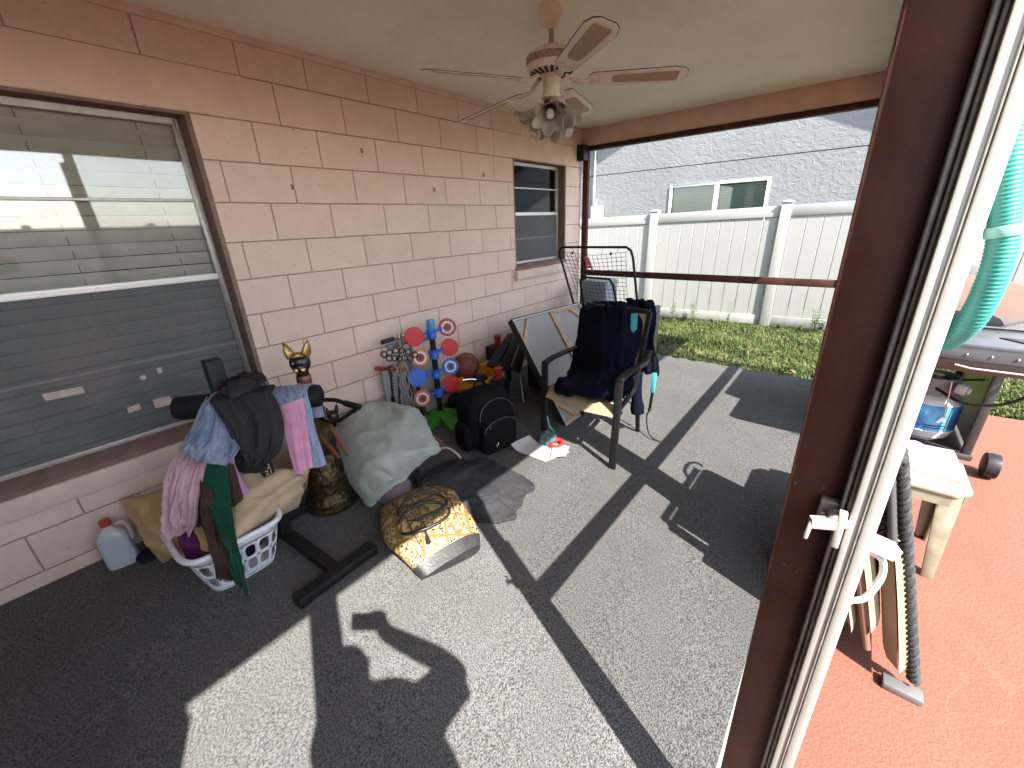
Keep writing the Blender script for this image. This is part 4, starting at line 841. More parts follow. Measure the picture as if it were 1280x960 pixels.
# ================================================================== TOTE BAG lying on its side
def m_tote():
    m = mat('patchwork_animal_print', (.4, .25, .1), .6, spec=.3); N, L, b = nodes_of(m); tc = N.new('ShaderNodeTexCoord').outputs['Object']
    mp = N.new('ShaderNodeMapping'); mp.inputs['Rotation'].default_value = (0, 0, .62); mp.inputs['Scale'].default_value = (8.5, 8.5, 8.5); L.new(tc, mp.inputs['Vector'])
    fl_ = N.new('ShaderNodeSeparateXYZ'); L.new(mp.outputs[0], fl_.inputs[0])
    ix = math_n(N, L, 'FLOOR', fl_.outputs[0]); iy = math_n(N, L, 'FLOOR', fl_.outputs[1]); chk = math_n(N, L, 'ABSOLUTE', math_n(N, L, 'MODULO', math_n(N, L, 'ADD', ix, iy), 2))
    fx = math_n(N, L, 'FRACT', fl_.outputs[0]); fy = math_n(N, L, 'FRACT', fl_.outputs[1])
    ed = math_n(N, L, 'MINIMUM', math_n(N, L, 'MINIMUM', fx, math_n(N, L, 'SUBTRACT', 1, fx)), math_n(N, L, 'MINIMUM', fy, math_n(N, L, 'SUBTRACT', 1, fy)))
    line = math_n(N, L, 'LESS_THAN', ed, .055)
    vo = N.new('ShaderNodeTexVoronoi'); vo.inputs['Scale'].default_value = 66; L.new(tc, vo.inputs['Vector'])
    d = vo.outputs['Distance']; ringm = math_n(N, L, 'MULTIPLY', math_n(N, L, 'GREATER_THAN', d, .26), math_n(N, L, 'LESS_THAN', d, .48))
    leop = mix_c(N, L, ringm, (.32, .235, .11), (.010, .007, .005))
    ze = noise(N, L, tc, 44, 1, .5); zm = ramp(N, L, ze, [(.49, (0, 0, 0)), (.53, (1, 1, 1))]); zeb = mix_c(N, L, zm, (.36, .285, .12), (.12, .072, .028))
    ol = noise(N, L, tc, 30, 2); ol2 = mix_c(N, L, math_n(N, L, 'GREATER_THAN', ol, .55), (.32, .255, .105), (.11, .09, .03))
    sel = math_n(N, L, 'GREATER_THAN', math_n(N, L, 'ABSOLUTE', math_n(N, L, 'MODULO', ix, 2)), .5)
    k = mix_c(N, L, chk, leop, mix_c(N, L, sel, zeb, ol2)); k = mix_c(N, L, line, k, (.17, .080, .030)); L.new(k, b.inputs['Base Color'])
    bump_n(N, L, math_n(N, L, 'MULTIPLY', line, -1.0), .3, .004, b); return m
tb = thing('tote_bag', (1.25, -.1, 0), 'gold and brown animal print patchwork tote bag slumped on the carpet, half in sunlight', 'bag')
B0_ = V3((1.50, -.125, 0)); TX = unit((-.965, .26, 0)); TY = unit((.26, .965, 0))
# stations along the bag: distance, half width, height, twist
def tote_pt(s, a):
    S_ = [0, .06, .14, .24, .34, .44, .54, .60]; Wd = [.155, .182, .205, .222, .222, .205, .170, .12]; Ht = [.045, .085, .125, .165, .175, .155, .115, .05]
    hw = np.interp(s, S_, Wd); ht = np.interp(s, S_, Ht); c, sn = math.cos(a), math.sin(a); e = 2.0/2.6
    y = hw*np.sign(c)*abs(c)**e; z = ht*.5*(1+np.sign(sn)*abs(sn)**e)
    z *= 1+.06*math.sin(13*s+2.2*c)*max(0, sn); y += .008*math.sin(17*s+3*sn)
    return B0_+TX*(s+.035*math.sin(2*a)*.2)+TY*y+V3((0, 0, .006+z))
ss = np.linspace(0, .60, 34); aa = np.linspace(0, 2*math.pi, 60, endpoint=False)
k0 = 3
P = np.array([[tote_pt(s, a) for a in aa] for s in ss]); g = MB(); g.grid(P[k0:], closed_v=True); g.add(P[-1], [tuple(range(60))]); obj('body', g, m_tote(), tb, ang=70)
blk = mat('black_leather', (.016, .016, .017), .38, var=.2, vscale=30, bump=.25, bscale=70)
g = MB(); Pb = P[:k0+1].copy(); cen = P[:k0+1].mean(1, keepdims=True); Pb = cen+(Pb-cen)*1.012; g.grid(Pb, closed_v=True); g.add(Pb[0], [tuple(range(59, -1, -1))]); obj('base', g, blk, tb, bevel=0, ang=50)
g = MB()
for a0 in (1.0, 2.0): g.tube([tote_pt(s, a0)+V3((0, 0, .001)) for s in np.linspace(.1, .55, 14)], .0028, 6)
g.tube([tote_pt(.36, a)+V3((0, 0, .002)) for a in np.linspace(.1, 3.0, 16)], .0032, 6); obj('piping', g, mat('brown_piping', (.06, .025, .012), .5), tb)
for (sc_, w_, off) in ((.20, .135, .0), (.25, .13, .02)):
    g = MB(); ctr = [tote_pt(sc_, 1.57)+TX*0+TY*(-.01+off)]; pts = []
    for q in np.linspace(0, 2*math.pi, 30, endpoint=False):
        pts.append(ctr[0]+TX*(.03+off+.085*math.sin(q))+TY*(w_*math.cos(q)-.02)+V3((0, 0, .016+.012*math.sin(q)-abs(math.cos(q))**3*.03)))
    g.tube(pts, .0085, 10, closed=True); obj('handle', g, blk, tb)
g = MB(); t0 = tote_pt(.15, 1.75); g.tube([t0+V3((0, 0, .02)), t0+V3((.02, -.01, .012)), t0+V3((.04, -.02, .006))], .004, 6); g.tube([t0+V3((.035, -.018, .008)), t0+V3((.07, -.035, .002))], [.008, .011], 8); obj('tassel', g, blk, tb)

# ================================================================== BACKPACK, PAPERS
bk = thing('backpack', (.84, .84, 0), 'black zipped backpack standing on the carpet beside the green toy base', 'backpack')
RB = rotz(R_(-12)); cb0 = V3((.82, .86, 0)); bm_c = m_cloth('black_nylon', (.008, .008, .009), .15, 1500, .7, sheen=.0, wr=.35)
def sup(c, rad, e1=.55, e2=.55, R=None, nu=40, nv=24, dent=0):
    P = np.zeros((nu, nv, 3)); f = lambda t, e: np.sign(t)*abs(t)**e
    for i in range(nu):
        for j in range(nv):
            a = 2*math.pi*i/nu; b = -math.pi/2+math.pi*j/(nv-1); P[i, j] = (rad[0]*f(math.cos(b), e1)*f(math.cos(a), e2), rad[1]*f(math.cos(b), e1)*f(math.sin(a), e2), rad[2]*f(math.sin(b), e1))
            P[i, j] *= 1+dent*math.sin(5*a+3*b)*math.sin(4*b+1)
    if R is not None: P = P@R.T
    g = MB(); g.grid(P+V3(c), closed_u=True); return g
obj('main_compartment', sup(cb0+V3((0, 0, .225)), (.14, .19, .225), .5, .55, RB@roty(-.08), dent=.02), bm_c, bk, ang=80)
fr_ = cb0+RB@V3((.135, 0, 0)); obj('front_pocket', sup(fr_+V3((0, 0, .15)), (.075, .155, .14), .5, .5, RB, dent=.02), bm_c, bk, ang=80)
obj('upper_pocket', sup(cb0+RB@V3((.115, 0, .305)), (.055, .135, .085), .5, .55, RB@roty(-.25), dent=.02), bm_c, bk, ang=80)
for s in (-1, 1): obj('side_pocket', sup(cb0+RB@V3((.0, .185*s, .13)), (.09, .045, .11), .6, .6, RB, dent=.03), bm_c, bk, ang=80)
g = MB()
for s in (-1, 1): g.tube([cb0+RB@V3((.165-.10*abs(math.sin(t))*.3, .15*math.cos(t)*s, .285+.12*math.sin(t))) for t in np.linspace(0, 1.6, 12)], .0035, 6)
g.tube([fr_+RB@V3((.062, .14*math.cos(t), .20+.075*math.sin(t))) for t in np.linspace(0, math.pi, 16)], .0035, 6); obj('zip', g, mat('zip_tape', (.03, .03, .032), .4), bk)
g = MB()
for q in ((.21, .135, .20), (.20, -.10, .245), (.215, -.05, .115), (.21, -.06, .10)): p = cb0+RB@V3(q); g.beam(p, p+V3((.004, 0, -.022)), .008, .003)
obj('zip_pull', g, M['chrome'], bk)
g = MB(); g.tube(smooth_path([cb0+RB@V3((-.04, -.05, .44)), cb0+RB@V3((-.05, -.03, .49)), cb0+RB@V3((-.05, .03, .49)), cb0+RB@V3((-.04, .05, .44))], 5), .009, 8); obj('grab_loop', g, bm_c, bk)
def paper(corners, lift, label, seed):
    c = [V3(q) for q in corners]; n = 14; P = np.zeros((n, n, 3))
    for i in range(n):
        for j in range(n):
            s, t = i/(n-1), j/(n-1); P[i, j] = c[0]*(1-s)*(1-t)+c[1]*s*(1-t)+c[2]*s*t+c[3]*(1-s)*t; P[i, j, 2] += lift*(max(0, .25-s)/.25)**2+.003*math.sin(5*s+seed)*math.sin(4*t)+.012
    g = MB(); g.sheet(P, .0012); tag(obj('paper', g, mat('white_paper', (.46, .455, .44), .7), ang=70), label, 'paper', 'papers on the carpet')
paper([fl(639, 563), fl(682, 579), fl(712, 567), fl(662, 551)], .04, 'white paper with curled left edge on the carpet in front of the backpack', 1)
paper([fl(688, 573, .012), fl(707, 572, .012), fl(712, 560, .012), fl(692, 556, .012)], .0, 'white paper under the red rubber ring beside the chair leg', 2)
c = fl(695, 556, .012); g = MB(); g.tube([c+V3((.045*math.cos(t), .055*math.sin(t), .012)) for t in np.linspace(0, 6.283, 24, endpoint=False)], .016, 8, closed=True); g.ell(c+V3((-.05, .0, .0)), (.05, .04, .02)); tag(obj('rubber_ring', g, mat('red_rubber', (.42, .03, .025), .45)), 'flat red rubber ring on the white paper by the front chair leg', 'ring')
g = lumpy(fl(684, 548, .05), (.05, .05, .06), 44, .2); tag(obj('mesh_bag', g, m_cloth('teal_mesh', (.06, .13, .14)), ang=80), 'small crumpled teal bag behind the front left chair leg', 'bag')
g = MB(); g.tube(smooth_path([fl(684, 520, .22), fl(687, 533, .13), fl(692, 540, .07), fl(686, 552, .02)], 6), .007, 8); tag(obj('teal_cord', g, mat('teal_cord', (.10, .30, .34), .5)), 'pale teal cord looping over the small teal bag', 'cord')

# ================================================================== TOYS AND SCOOTERS AGAINST THE WALL
tw = thing('target_tower', (.25, .91, 0), 'black toy target tower with blue collars and round red, blue and numbered targets', 'toy')
TXY = V3((.25, .91, 0)); blue = mat('toy_blue', (.03, .12, .52), .35); red = mat('toy_red', (.52, .012, .012), .4); cyan = mat('toy_cap_blue', (.06, .27, .55), .3)
g = MB(); g.cyl(TXY+V3((0, 0, .03)), TXY+V3((0, 0, .80)), .023, 20); obj('pole', g, M['black_plastic'], tw)
g = MB(); g.lathe([(.032, .79), (.034, .80), (.034, .855), (.029, .872), (0, .878)], TXY, 24); obj('cap', g, cyan, tw)
gr = mat('toy_green', (.045, .28, .02), .5); g = MB()
for a in (20, 110, 200, 290): d = V3((math.cos(R_(a-25)), math.sin(R_(a-25)), 0)); n_ = V3((-d[1], d[0], 0)); g.add([TXY+d*.03-n_*.05+V3((0, 0, .09)), TXY+d*.03+n_*.05+V3((0, 0, .09)), TXY+d*.23+n_*.075+V3((0, 0, .02)), TXY+d*.23-n_*.075+V3((0, 0, .02)), TXY+d*.03-n_*.05, TXY+d*.03+n_*.05, TXY+d*.23+n_*.075, TXY+d*.23-n_*.075], [(0, 1, 2, 3), (7, 6, 5, 4), (0, 3, 7, 4), (1, 5, 6, 2), (2, 6, 7, 3), (0, 4, 5, 1)])
g.cyl(TXY, TXY+V3((0, 0, .1)), .055, 20); obj('base', g, gr, tw, bevel=.006)
tgt = [((518, 421), red, None, 1), ((525, 447), None, '2', 1), ((522, 472), blue, None, 1), ((528, 498), None, '4', 1), ((559, 409), None, '1', -1), ((562, 434), red, None, -1), ((563, 458), None, '3', -1), ((564, 480), red, None, -1)]
for z in (.765, .60, .435, .27):
    g = MB(); g.lathe([(.024, z-.042), (.036, z-.040), (.037, z-.01), (.033, z), (.042, z+.005), (.042, z+.028), (.024, z+.030)], TXY, 24); obj('collar', g, blue, tw, bevel=0)
ringc = {'1': (.33, .05, .03), '2': (.50, .20, .04), '3': (.05, .12, .42), '4': (.42, .12, .05)}
for (px, m_, num, s) in tgt:
    c = wa(*px, .25); nrm = unit((.86, -.42, .12)) if s > 0 else unit((.93, -.62, .15)); Rm = frame_to(nrm); g = MB(); q = TXY+V3((0, 0, c[2])); d = c-q
    g.beam(q+unit(d)*.03, c-unit(d)*.06-nrm*.006, .012, .02); arm = obj('target_arm', g, blue, tw)
    if num is None: g = MB(); g.lathe([(0, -.006), (.07, -.006), (.074, 0), (.07, .006), (0, .007)], c, 32, Rm); obj('target', g, m_, tw)
    else:
        g = MB(); g.lathe([(0, -.006), (.068, -.006), (.072, 0), (.068, .006), (0, .0062)], c, 32, Rm); t_ = obj('target', g, mat('target_'+num, ringc[num], .45), tw)
        if num == '2': gy = MB(); gy.lathe([(.058, .0068), (.058, .0075), (.068, .0075), (.068, .0068)], c, 32, Rm)
        g = MB(); g.lathe([(.0, .0066), (.050, .0066), (.050, .0072), (0, .0073)], c, 30, Rm); obj('white_ring', g, mat('target_white', (.66, .62, .58), .5), t_)
        g = MB(); g.lathe([(.024, .0076), (.024, .008), (.035, .008), (.035, .0076)], c, 30, Rm); g.lathe([(0.0, .0074), (0, .0075), (.0, .0076)], c, 3, Rm); obj('inner_ring', g, mat('target_in_'+num, (.40, .10, .09) if num != '3' else (.10, .18, .45), .5), t_)
        zx = nrm; xx = unit(np.cross((0, 0, 1), zx)); yy = np.cross(zx, xx); text_obj('numeral', num, .042, c+nrm*.0082, np.stack([xx, yy, zx], 1), mat('ink', (.04, .035, .05), .5), t_)
def scooter(loc, ang, h, grip, stem, bar, label, gl=.11, barw=.17, tee=None):
    s = thing('kick_scooter', loc, label, 'scooter', 'kick scooters against the block wall'); Rm = rotz(ang); o_ = V3(loc); f = lambda x, y, z: o_+Rm@V3((x, y, z))
    g = MB(); g.span((0, 0, 0), (.001, .001, .001)); g = MB(); g.beam(f(-.42, 0, .075), f(-.06, 0, .075), .10, .022, (0, 0, 1)); obj('deck', g, M['black_plastic'], s, bevel=.006)
    for x in (-.44, .03):
        g = MB(); g.lathe([(.0, -.012), (.035, -.012), (.05, -.009), (.05, .009), (.035, .012), (0, .012)], f(x, 0, .052), 22, Rm@rotx(math.pi/2)); obj('wheel', g, mat('wheel_grey', (.1, .1, .1), .5), s)
    g = MB(); g.beam(f(.02, 0, .05), f(-.02, 0, .20), .03, .04); g.cyl(f(-.02, 0, .12), f(-.055, 0, h*.62), .016, 14); obj('fork', g, M['black_metal'], s)
    g = MB(); g.cyl(f(-.05, 0, h*.5), f(-.085, 0, h), .0125, 14); o = obj('stem', g, stem, s)
    g = MB()
    for k in range(8): z = h*(.55+.045*k); g.cyl(f(-.0515-.035*(z/h-.5)*2, 0, z), f(-.0515-.035*((z+.008)/h-.5)*2, 0, z+.010), .0133, 12)
    obj('stem_mark', g, mat('stem_white', (.6, .6, .6), .5), s)
    g = MB(); g.cyl(f(-.085, -barw*.6, h), f(-.085, barw*.6, h), .0115, 12); g.lathe([(.018, -.025), (.021, 0), (.018, .025)], f(-.085, 0, h), 14); obj('handlebar', g, bar, s)
    for q in (-1, 1): g = MB(); g.cyl(f(-.085, q*barw*.45, h), f(-.085, q*(barw*.45+gl), h), .0165, 14); obj('grip', g, grip, s, bevel=.004)
    return s
p = wa(472, 466, .17); scooter((p[0]+.05, p[1]+.03, 0), R_(-62+90-90), p[2], mat('grip_red', (.30, .035, .025), .5), mat('stem_black', (.02, .02, .02), .4), mat('bar_dark_red', (.10, .02, .016), .5), 'kick scooter with dull red grips and black and white stem, nearest the sage blanket', .075, .11)
p = wa(500, 421, .15); scooter((p[0]+.085, p[1], 0), R_(5), p[2], mat('grip_black', (.014, .014, .014), .6), M['chrome'], M['chrome'], 'kick scooter with chrome T bar and black grips behind the ring rack', .11, .12)
p = wa(505, 430, .10); scooter((p[0]+.08, p[1]+.04, 0), R_(-14), p[2], mat('grip_blue', (.12, .26, .36), .5), mat('stem_grey', (.25, .25, .26), .4), mat('bar_grey', (.2, .2, .2), .4), 'kick scooter with pale blue grips, leaning on the wall behind the chrome one', .12, .14)
# rack of black rings with chains
ck = thing('ring_rack', (.32, .60, 0), 'bunch of black rings with silver chains hanging in front of the scooters', 'ring rack')
for i, (px, py) in enumerate(((480, 443), (487, 440.5), (494.5, 438), (502, 438), (510, 439.5), (518.5, 443), (486.5, 448), (493.5, 447.5), (499, 448), (506, 447.5), (513, 448))):
    c = wa(px, py, .34); Rm = frame_to(unit((.85, -.5, .1))); g = MB(); g.tube([c+Rm@V3((.0195*math.cos(t), .0195*math.sin(t), .004*(i % 3))) for t in np.linspace(0, 6.283, 20, endpoint=False)], .0055, 7, closed=True); obj('ring', g, M['black_plastic'], ck)
g = MB()
for k, (x0, y0, x1, y1) in enumerate(((497, 452, 505, 520), (500, 452, 512, 522), (503, 452, 516, 522), (508, 451, 511, 470), (495, 452, 496, 470), (506, 452, 519, 518))):
    a, b = wa(x0, y0, .345), wa(x1, y1, .36+.004*k); n_ = int(np.linalg.norm(b-a)/.014)
    for q in range(n_):
        t = q/n_; pt = a+(b-a)*t+V3((0, .006*math.sin(q*.9+k), 0)); Rm = frame_to(unit((.8, -.5, .2+(q % 2)*1.2))); g.tube([pt+Rm@V3((.0045*math.cos(u), .0075*math.sin(u), 0)) for u in np.linspace(0, 6.283, 7, endpoint=False)], .0017, 4, closed=True)
obj('chain', g, mat('silver_chain', (.55, .53, .5), .3, metal=.9), ck)
g = MB(); a = wa(498, 452, .335); g.cyl(wa(492, 498, .33)*V3((1, 1, 0)), a, .011, 10); g.cyl(a, wa(500, 434, .33), .006, 8); g.lathe([(0, 0), (.10, 0), (.09, .015), (.015, .02)], wa(492, 498, .33)*V3((1, 1, 0)), 24); obj('stand', g, mat('dark_wood', (.03, .018, .014), .5), ck)
g = MB()
for q in range(14): a = wa(493+random.uniform(-4, 12), 457+random.uniform(-3, 12), .35); g.ell(a, (.004, .006, .006), nu=8, nv=6)
obj('charm', g, M['gold'], ck)
g = MB(); g.box((.055, .79, .27), (.018, .50, .54), roty(-.04)); tag(obj('grey_board', g, mat('grey_laminate', (.30, .29, .285), .55, var=.08, vscale=5), bevel=.003), 'plain grey board leaning on the wall behind the target tower', 'board')
# basketball
def m_ball():
    m = mat('basketball_skin', (.17, .045, .022), .6, bump=.5, bscale=260); return m
bc = wa(583, 457, .135); bb = thing('basketball', bc-V3((0, 0, .118)), 'orange brown basketball resting on the yellow toy truck by the wall', 'ball')
g = MB(); g.ell(bc, (.118, .118, .118), nu=32, nv=20); obj('skin', g, m_ball(), bb); Rm = rotz(.4)@rotx(.6)
g = MB()
for k in range(2): Q = Rm@(rotx(math.pi/2) if k else np.eye(3)); g.tube([bc+Q@V3((.1175*math.cos(t), .1175*math.sin(t), 0)) for t in np.linspace(0, 6.283, 40, endpoint=False)], .0022, 5, closed=True)
for s in (-1, 1): g.tube([bc+Rm@(V3((.1178*math.cos(t)*.75, .1178*math.sin(t), .1178*.66*s*(.55+.45*abs(math.cos(t)))))/np.linalg.norm(V3((math.cos(t)*.75, math.sin(t), .66*(.55+.45*abs(math.cos(t))))))) for t in np.linspace(0, 6.283, 40, endpoint=False)], .0022, 5, closed=True)
obj('seam', g, M['black_plastic'], bb)
# yellow toy truck
tk = thing('toy_truck', (.27, 1.36, 0), 'yellow toy dump truck with black wheels under the basketball', 'toy truck'); RT = rotz(R_(12)); tf = lambda x, y, z: V3((.27, 1.36, 0))+RT@V3((x, y, z)); yel = mat('toy_yellow', (.52, .26, .018), .4, var=.12, vscale=9)
g = MB()
for (c, s) in (((0, -.02, .20), (.28, .40, .02)), ((.13, -.02, .235), (.02, .40, .07)), ((-.13, -.02, .235), (.02, .40, .07)), ((0, .17, .26), (.28, .02, .12)), ((0, -.21, .215), (.28, .02, .04))): g.box(tf(*c), s, RT)
obj('tray', g, yel, tk, bevel=.006)
g = MB(); g.box(tf(0, .0, .13), (.16, .58, .06), RT); obj('chassis', g, M['black_plastic'], tk, bevel=.006)
g = MB(); g.box(tf(0, .27, .22), (.22, .16, .17), RT); obj('cab', g, yel, tk, bevel=.02)
for x in (-.13, .13):
    for y in (-.2, .0, .25): g = MB(); d = RT@V3((1, 0, 0)); g.cyl(tf(x, y, .08)-d*.03, tf(x, y, .08)+d*.03, .078, 22); w_ = obj('wheel', g, M['black_plastic'], tk, bevel=.012); g = MB(); g.cyl(tf(x*1.26, y, .08), tf(x*1.26, y, .08)+d*.005*np.sign(x), .035, 16); obj('hub', g, mat('hub_grey', (.3, .3, .3), .4), w_)
g = MB(); a = wa(592, 474, .42); b = wa(611, 482, .45); g.tube(smooth_path([wa(578, 475, .38), a, wa(602, 478, .45), b, wa(612, 496, .45)], 4), .006, 8); obj('push_bar', g, M['chrome'], tk)
# dumb-bell like black roller and bits between truck and bench
g = MB(); a, b = wa(593, 471, .36), wa(628, 477, .42); d = unit(b-a); g.cyl(a, b, .012, 12); g.cyl(a, a+d*.12, .034, 20); g.cyl(b-d*.12, b, .034, 20); tag(obj('foam_roller', g, M['black_pad'], bevel=.008), 'black twin foam roller lying across the yellow toy truck', 'roller')
# folded padded bench
bn = thing('padded_bench', (.42, 1.72, 0), 'folded black padded bench with grey tube frame between the toys and the canvas', 'bench')
TL, TR, BR, BL = wa(634, 417, .22), wa(662, 420, .34), wa(652, 464, .56), wa(607, 456, .40)
nb_ = unit(np.cross(TR-TL, BL-TL)); nb_ = nb_ if nb_[2] > 0 else -nb_
for k in range(3):
    s0, s1 = k/3+.012, (k+1)/3-.012; g = MB(); q = [TL*(1-s0)+TR*s0, TL*(1-s1)+TR*s1, BL*(1-s1)+BR*s1, BL*(1-s0)+BR*s0]; g.add([p_+nb_*.02 for p_ in q]+[p_-nb_*.035 for p_ in q], [(0, 1, 2, 3), (7, 6, 5, 4), (0, 4, 5, 1), (1, 5, 6, 2), (2, 6, 7, 3), (3, 7, 4, 0)]); obj('pad', g, M['black_pad'], bn, bevel=.018, seg=3)
gt = mat('bench_tube', (.10, .10, .105), .35, metal=.6); g = MB(); cB = (BL+BR)/2-nb_*.05; cT = (TL+TR)/2-nb_*.05
g.tube([cT, cB, cB*V3((1, 1, 0))+V3((.05, -.04, .02))], .014, 10); g.tube([BR-nb_*.05, V3((BR[0]+.06, BR[1]-.06, .02)), V3((BR[0]-.2, BR[1]+.25, .02))], .012, 10); g.tube([TR-nb_*.04, V3((TR[0]+.2, TR[1]-.1, .02))], .012, 10); g.tube([V3((.3, 1.5, .02)), V3((.62, 1.62, .02))], .014, 10); obj('frame', g, gt, bn)
for i, (px, py, X_) in enumerate(((622, 425, .10), (623, 466, .50))):
    c = wa(px, py, X_); g = MB(); g.lathe([(0, -.05), (.026, -.05), (.036, .04), (.040, .045), (.036, .047), (.0, .03)], c, 20); tag(obj('red_cup', g, mat('red_cup_plastic', (.40, .018, .015), .4)), ['red plastic cup on the wall side of the black bench', 'red plastic cup under the lower edge of the black bench'][i], 'cup', 'red cups by the bench')
g = MB(); g.box(wa(622, 425, .10)*V3((1, 1, .5)), (.09, .09, wa(622, 425, .10)[2]-.1)); g = MB(); z_ = wa(622, 425, .10); g.span((z_[0]-.08, z_[1]-.1, 0), (z_[0]+.08, z_[1]+.1, z_[2]-.052)); tag(obj('storage_crate', g, M['black_plastic'], bevel=.008), 'black storage crate against the wall behind the padded bench', 'crate')
z_ = wa(623, 466, .50); g = MB(); g.span((z_[0]-.05, z_[1]-.06, 0), (z_[0]+.07, z_[1]+.06, z_[2]-.052)); tag(obj('toolbox', g, M['black_plastic'], bevel=.01), 'small black toolbox under the folded bench', 'toolbox')

# ================================================================== ADDED SHADE BLOCK, CANVAS, REBOUND NET, BOARDS IN THE CORNER
g = MB(); g.span((.40, 1.92, 0), (.60, 2.42, .70)); sc_ = obj('shade_block', g, m_cloth('shade_block_black', (.009, .009, .010), wr=.15), bevel=.03, seg=3); tag(sc_, 'dark block added in the shade behind the leaning canvas', 'shade_block')  # added dark block: stands for the shade under the canvas and props it
g = MB(); g.tube([(.5, 2.05, .70), (.5, 2.05, .715), (.5, 2.3, .715), (.5, 2.3, .70)], .009, 8); obj('handle', g, M['black_plastic'], sc_)
CB = fl(706, 534)+V3((0, .02, .0)); CT = wa(640, 400, CB[0]-.555); up_ = unit(CT-CB); H_ = np.linalg.norm(CT-CB); ur = unit(wa(722, 375, CB[0]-.555)-CT); Wc = np.linalg.norm(wa(722, 375, CB[0]-.555)-CT); ur = unit(ur-up_*(ur@up_)); nn = unit(np.cross(ur, up_)); nn = nn if nn[0] > 0 else -nn
cv = thing('canvas_frame', CB, 'large stretched canvas seen from its wooden back, leaning behind the patio chair', 'canvas'); cf = lambda u, v, d: CB+ur*u*Wc+up_*v*H_+nn*d
def cbar(g, a, b, w_, d0, d1):
    p, q = V3(a), V3(b); e = q-p; L_ = np.linalg.norm(e); n2 = V3((-e[1], e[0]))/L_*w_/2; o4 = [p-n2, q-n2, q+n2, p+n2]; S2 = lambda q2, d: CB+ur*q2[0]+up_*q2[1]+nn*d
    g.add([S2(q2, d0) for q2 in o4]+[S2(q2, d1) for q2 in o4], [(3, 2, 1, 0), (4, 5, 6, 7), (0, 1, 5, 4), (1, 2, 6, 5), (2, 3, 7, 6), (3, 0, 4, 7)])
g = MB(); g.grid(np.array([[cf(u, v, -.019) for v in (0, 1)] for u in (0, 1)])); obj('cloth', g, mat('canvas_back', (.33, .325, .315), .9, var=.07, vscale=6, bump=.2, bscale=300), cv)
g = MB(); w_ = .013
for a, b in (((0, w_/2), (Wc, w_/2)), ((0, H_-w_/2), (Wc, H_-w_/2)), ((w_/2, w_), (w_/2, H_-w_)), ((Wc-w_/2, w_), (Wc-w_/2, H_-w_))): cbar(g, a, b, w_, -.017, .006)
obj('folded_edge', g, mat('canvas_white', (.50, .485, .455), .85), cv, bevel=.002)
g = MB(); ply = mat('pale_pine', (.50, .30, .15), .6, var=.15, vscale=12)
cbar(g, (Wc*.52, w_), (Wc*.52, H_-w_), .035, -.015, .001)
for (x, y) in ((0, 0), (0, 1), (1, 0), (1, 1)):
    X0 = w_ if x == 0 else Wc-w_; Y0 = w_ if y == 0 else H_-w_; dx_ = 1 if x == 0 else -1; dy_ = 1 if y == 0 else -1; cbar(g, (X0+.19*dx_, Y0+.008*dy_), (X0+.008*dx_, Y0+.19*dy_), .03, -.015, .002)
cbar(g, (Wc*.52+.03, H_-w_-.012), (Wc-.2, H_-w_-.012), .022, -.015, .003); cbar(g, (w_+.012, w_+.012), (Wc*.5, w_+.012), .022, -.015, .003)
obj('stretcher_bar', g, ply, cv, bevel=.002)
g = MB()
for a, b in (((-.006, -.004), (Wc+.006, -.004)), ((-.006, H_+.004), (Wc+.006, H_+.004)), ((-.004, 0), (-.004, H_)), ((Wc+.004, 0), (Wc+.004, H_))): cbar(g, a, b, .008, -.050, .005)
obj('painted_edge', g, mat('black_painted_edge', (.010, .010, .010), .7), cv)
# rebound net
nt = thing('rebound_net', (.55, 3.0, 0), 'black tube rebound net frame standing in the corner before the white fence', 'sports net')
t1, t2, b1, b2 = ya(697, 309, 2.92), ya(790, 309, 2.88), wa(721, 393, .27), ya(798, 392, 2.93); b1 = t1+(b1-t1)*(t1[2]-.03)/(t1[2]-b1[2]); b2 = t2+(b2-t2)*(t2[2]-.03)/(t2[2]-b2[2])
b1[0] = max(b1[0], .2); b1[1] = min(b1[1], 3.5)
g = MB(); e1 = unit(t2-t1); pts = [b1, t1+(b1-t1)*.5, t1+(b1-t1)*.08, t1+(b1-t1)*.025+e1*.015, t1+e1*.06, t2-e1*.06, t2+(b2-t2)*.025-e1*.015, t2+(b2-t2)*.08, t2+(b2-t2)*.5, b2]; g.tube(pts, .0125, 10); obj('frame', g, M['black_metal'], nt)
i1, i2, i3, i0 = ya(724, 346, 2.80), ya(765, 349, 2.78), ya(771, 382, 2.62), wa(733, 405, .5); g = MB(); i3 = i2+(i3-i2)*(i2[2]-.03)/(i2[2]-i3[2]); i0 = i1+(i0-i1)*(i1[2]-.03)/max(.05, (i1[2]-i0[2])); i0[2] = .03
g.tube([i0, i1+(i0-i1)*.05, i1+unit(i2-i1)*.03, i2-unit(i2-i1)*.03, i2+(i3-i2)*.05, i3], .012, 10); obj('support_leg', g, M['black_metal'], nt)
g = MB(); nr, ncn = 13, 14
def npnt(s, t):
    a = .07+.05*math.sin(3.14*t); L_ = t1*(1-t)+b1*t*1.0; Rr = t2*(1-t)+b2*t; x = a+(1-2*a)*s; p_ = (t1*(1-t)+b1*t)*(1-x)+(t2*(1-t)+b2*t)*x; return p_+V3((0, .03*math.sin(3.14*s)*math.sin(3.14*t), -.05*(1-t)*(1+.5*math.sin(3.14*s))+.004*math.sin(9*s+5*t)))
for k in range(ncn+1): g.tube([npnt(k/ncn, t*.9) for t in np.linspace(0, 1, 16)], .0022, 4, caps=False)
for k in range(nr*2+1): g.tube([npnt(s, k/(nr*2)*.9) for s in np.linspace(0, 1, 16)], .0022, 4, caps=False)
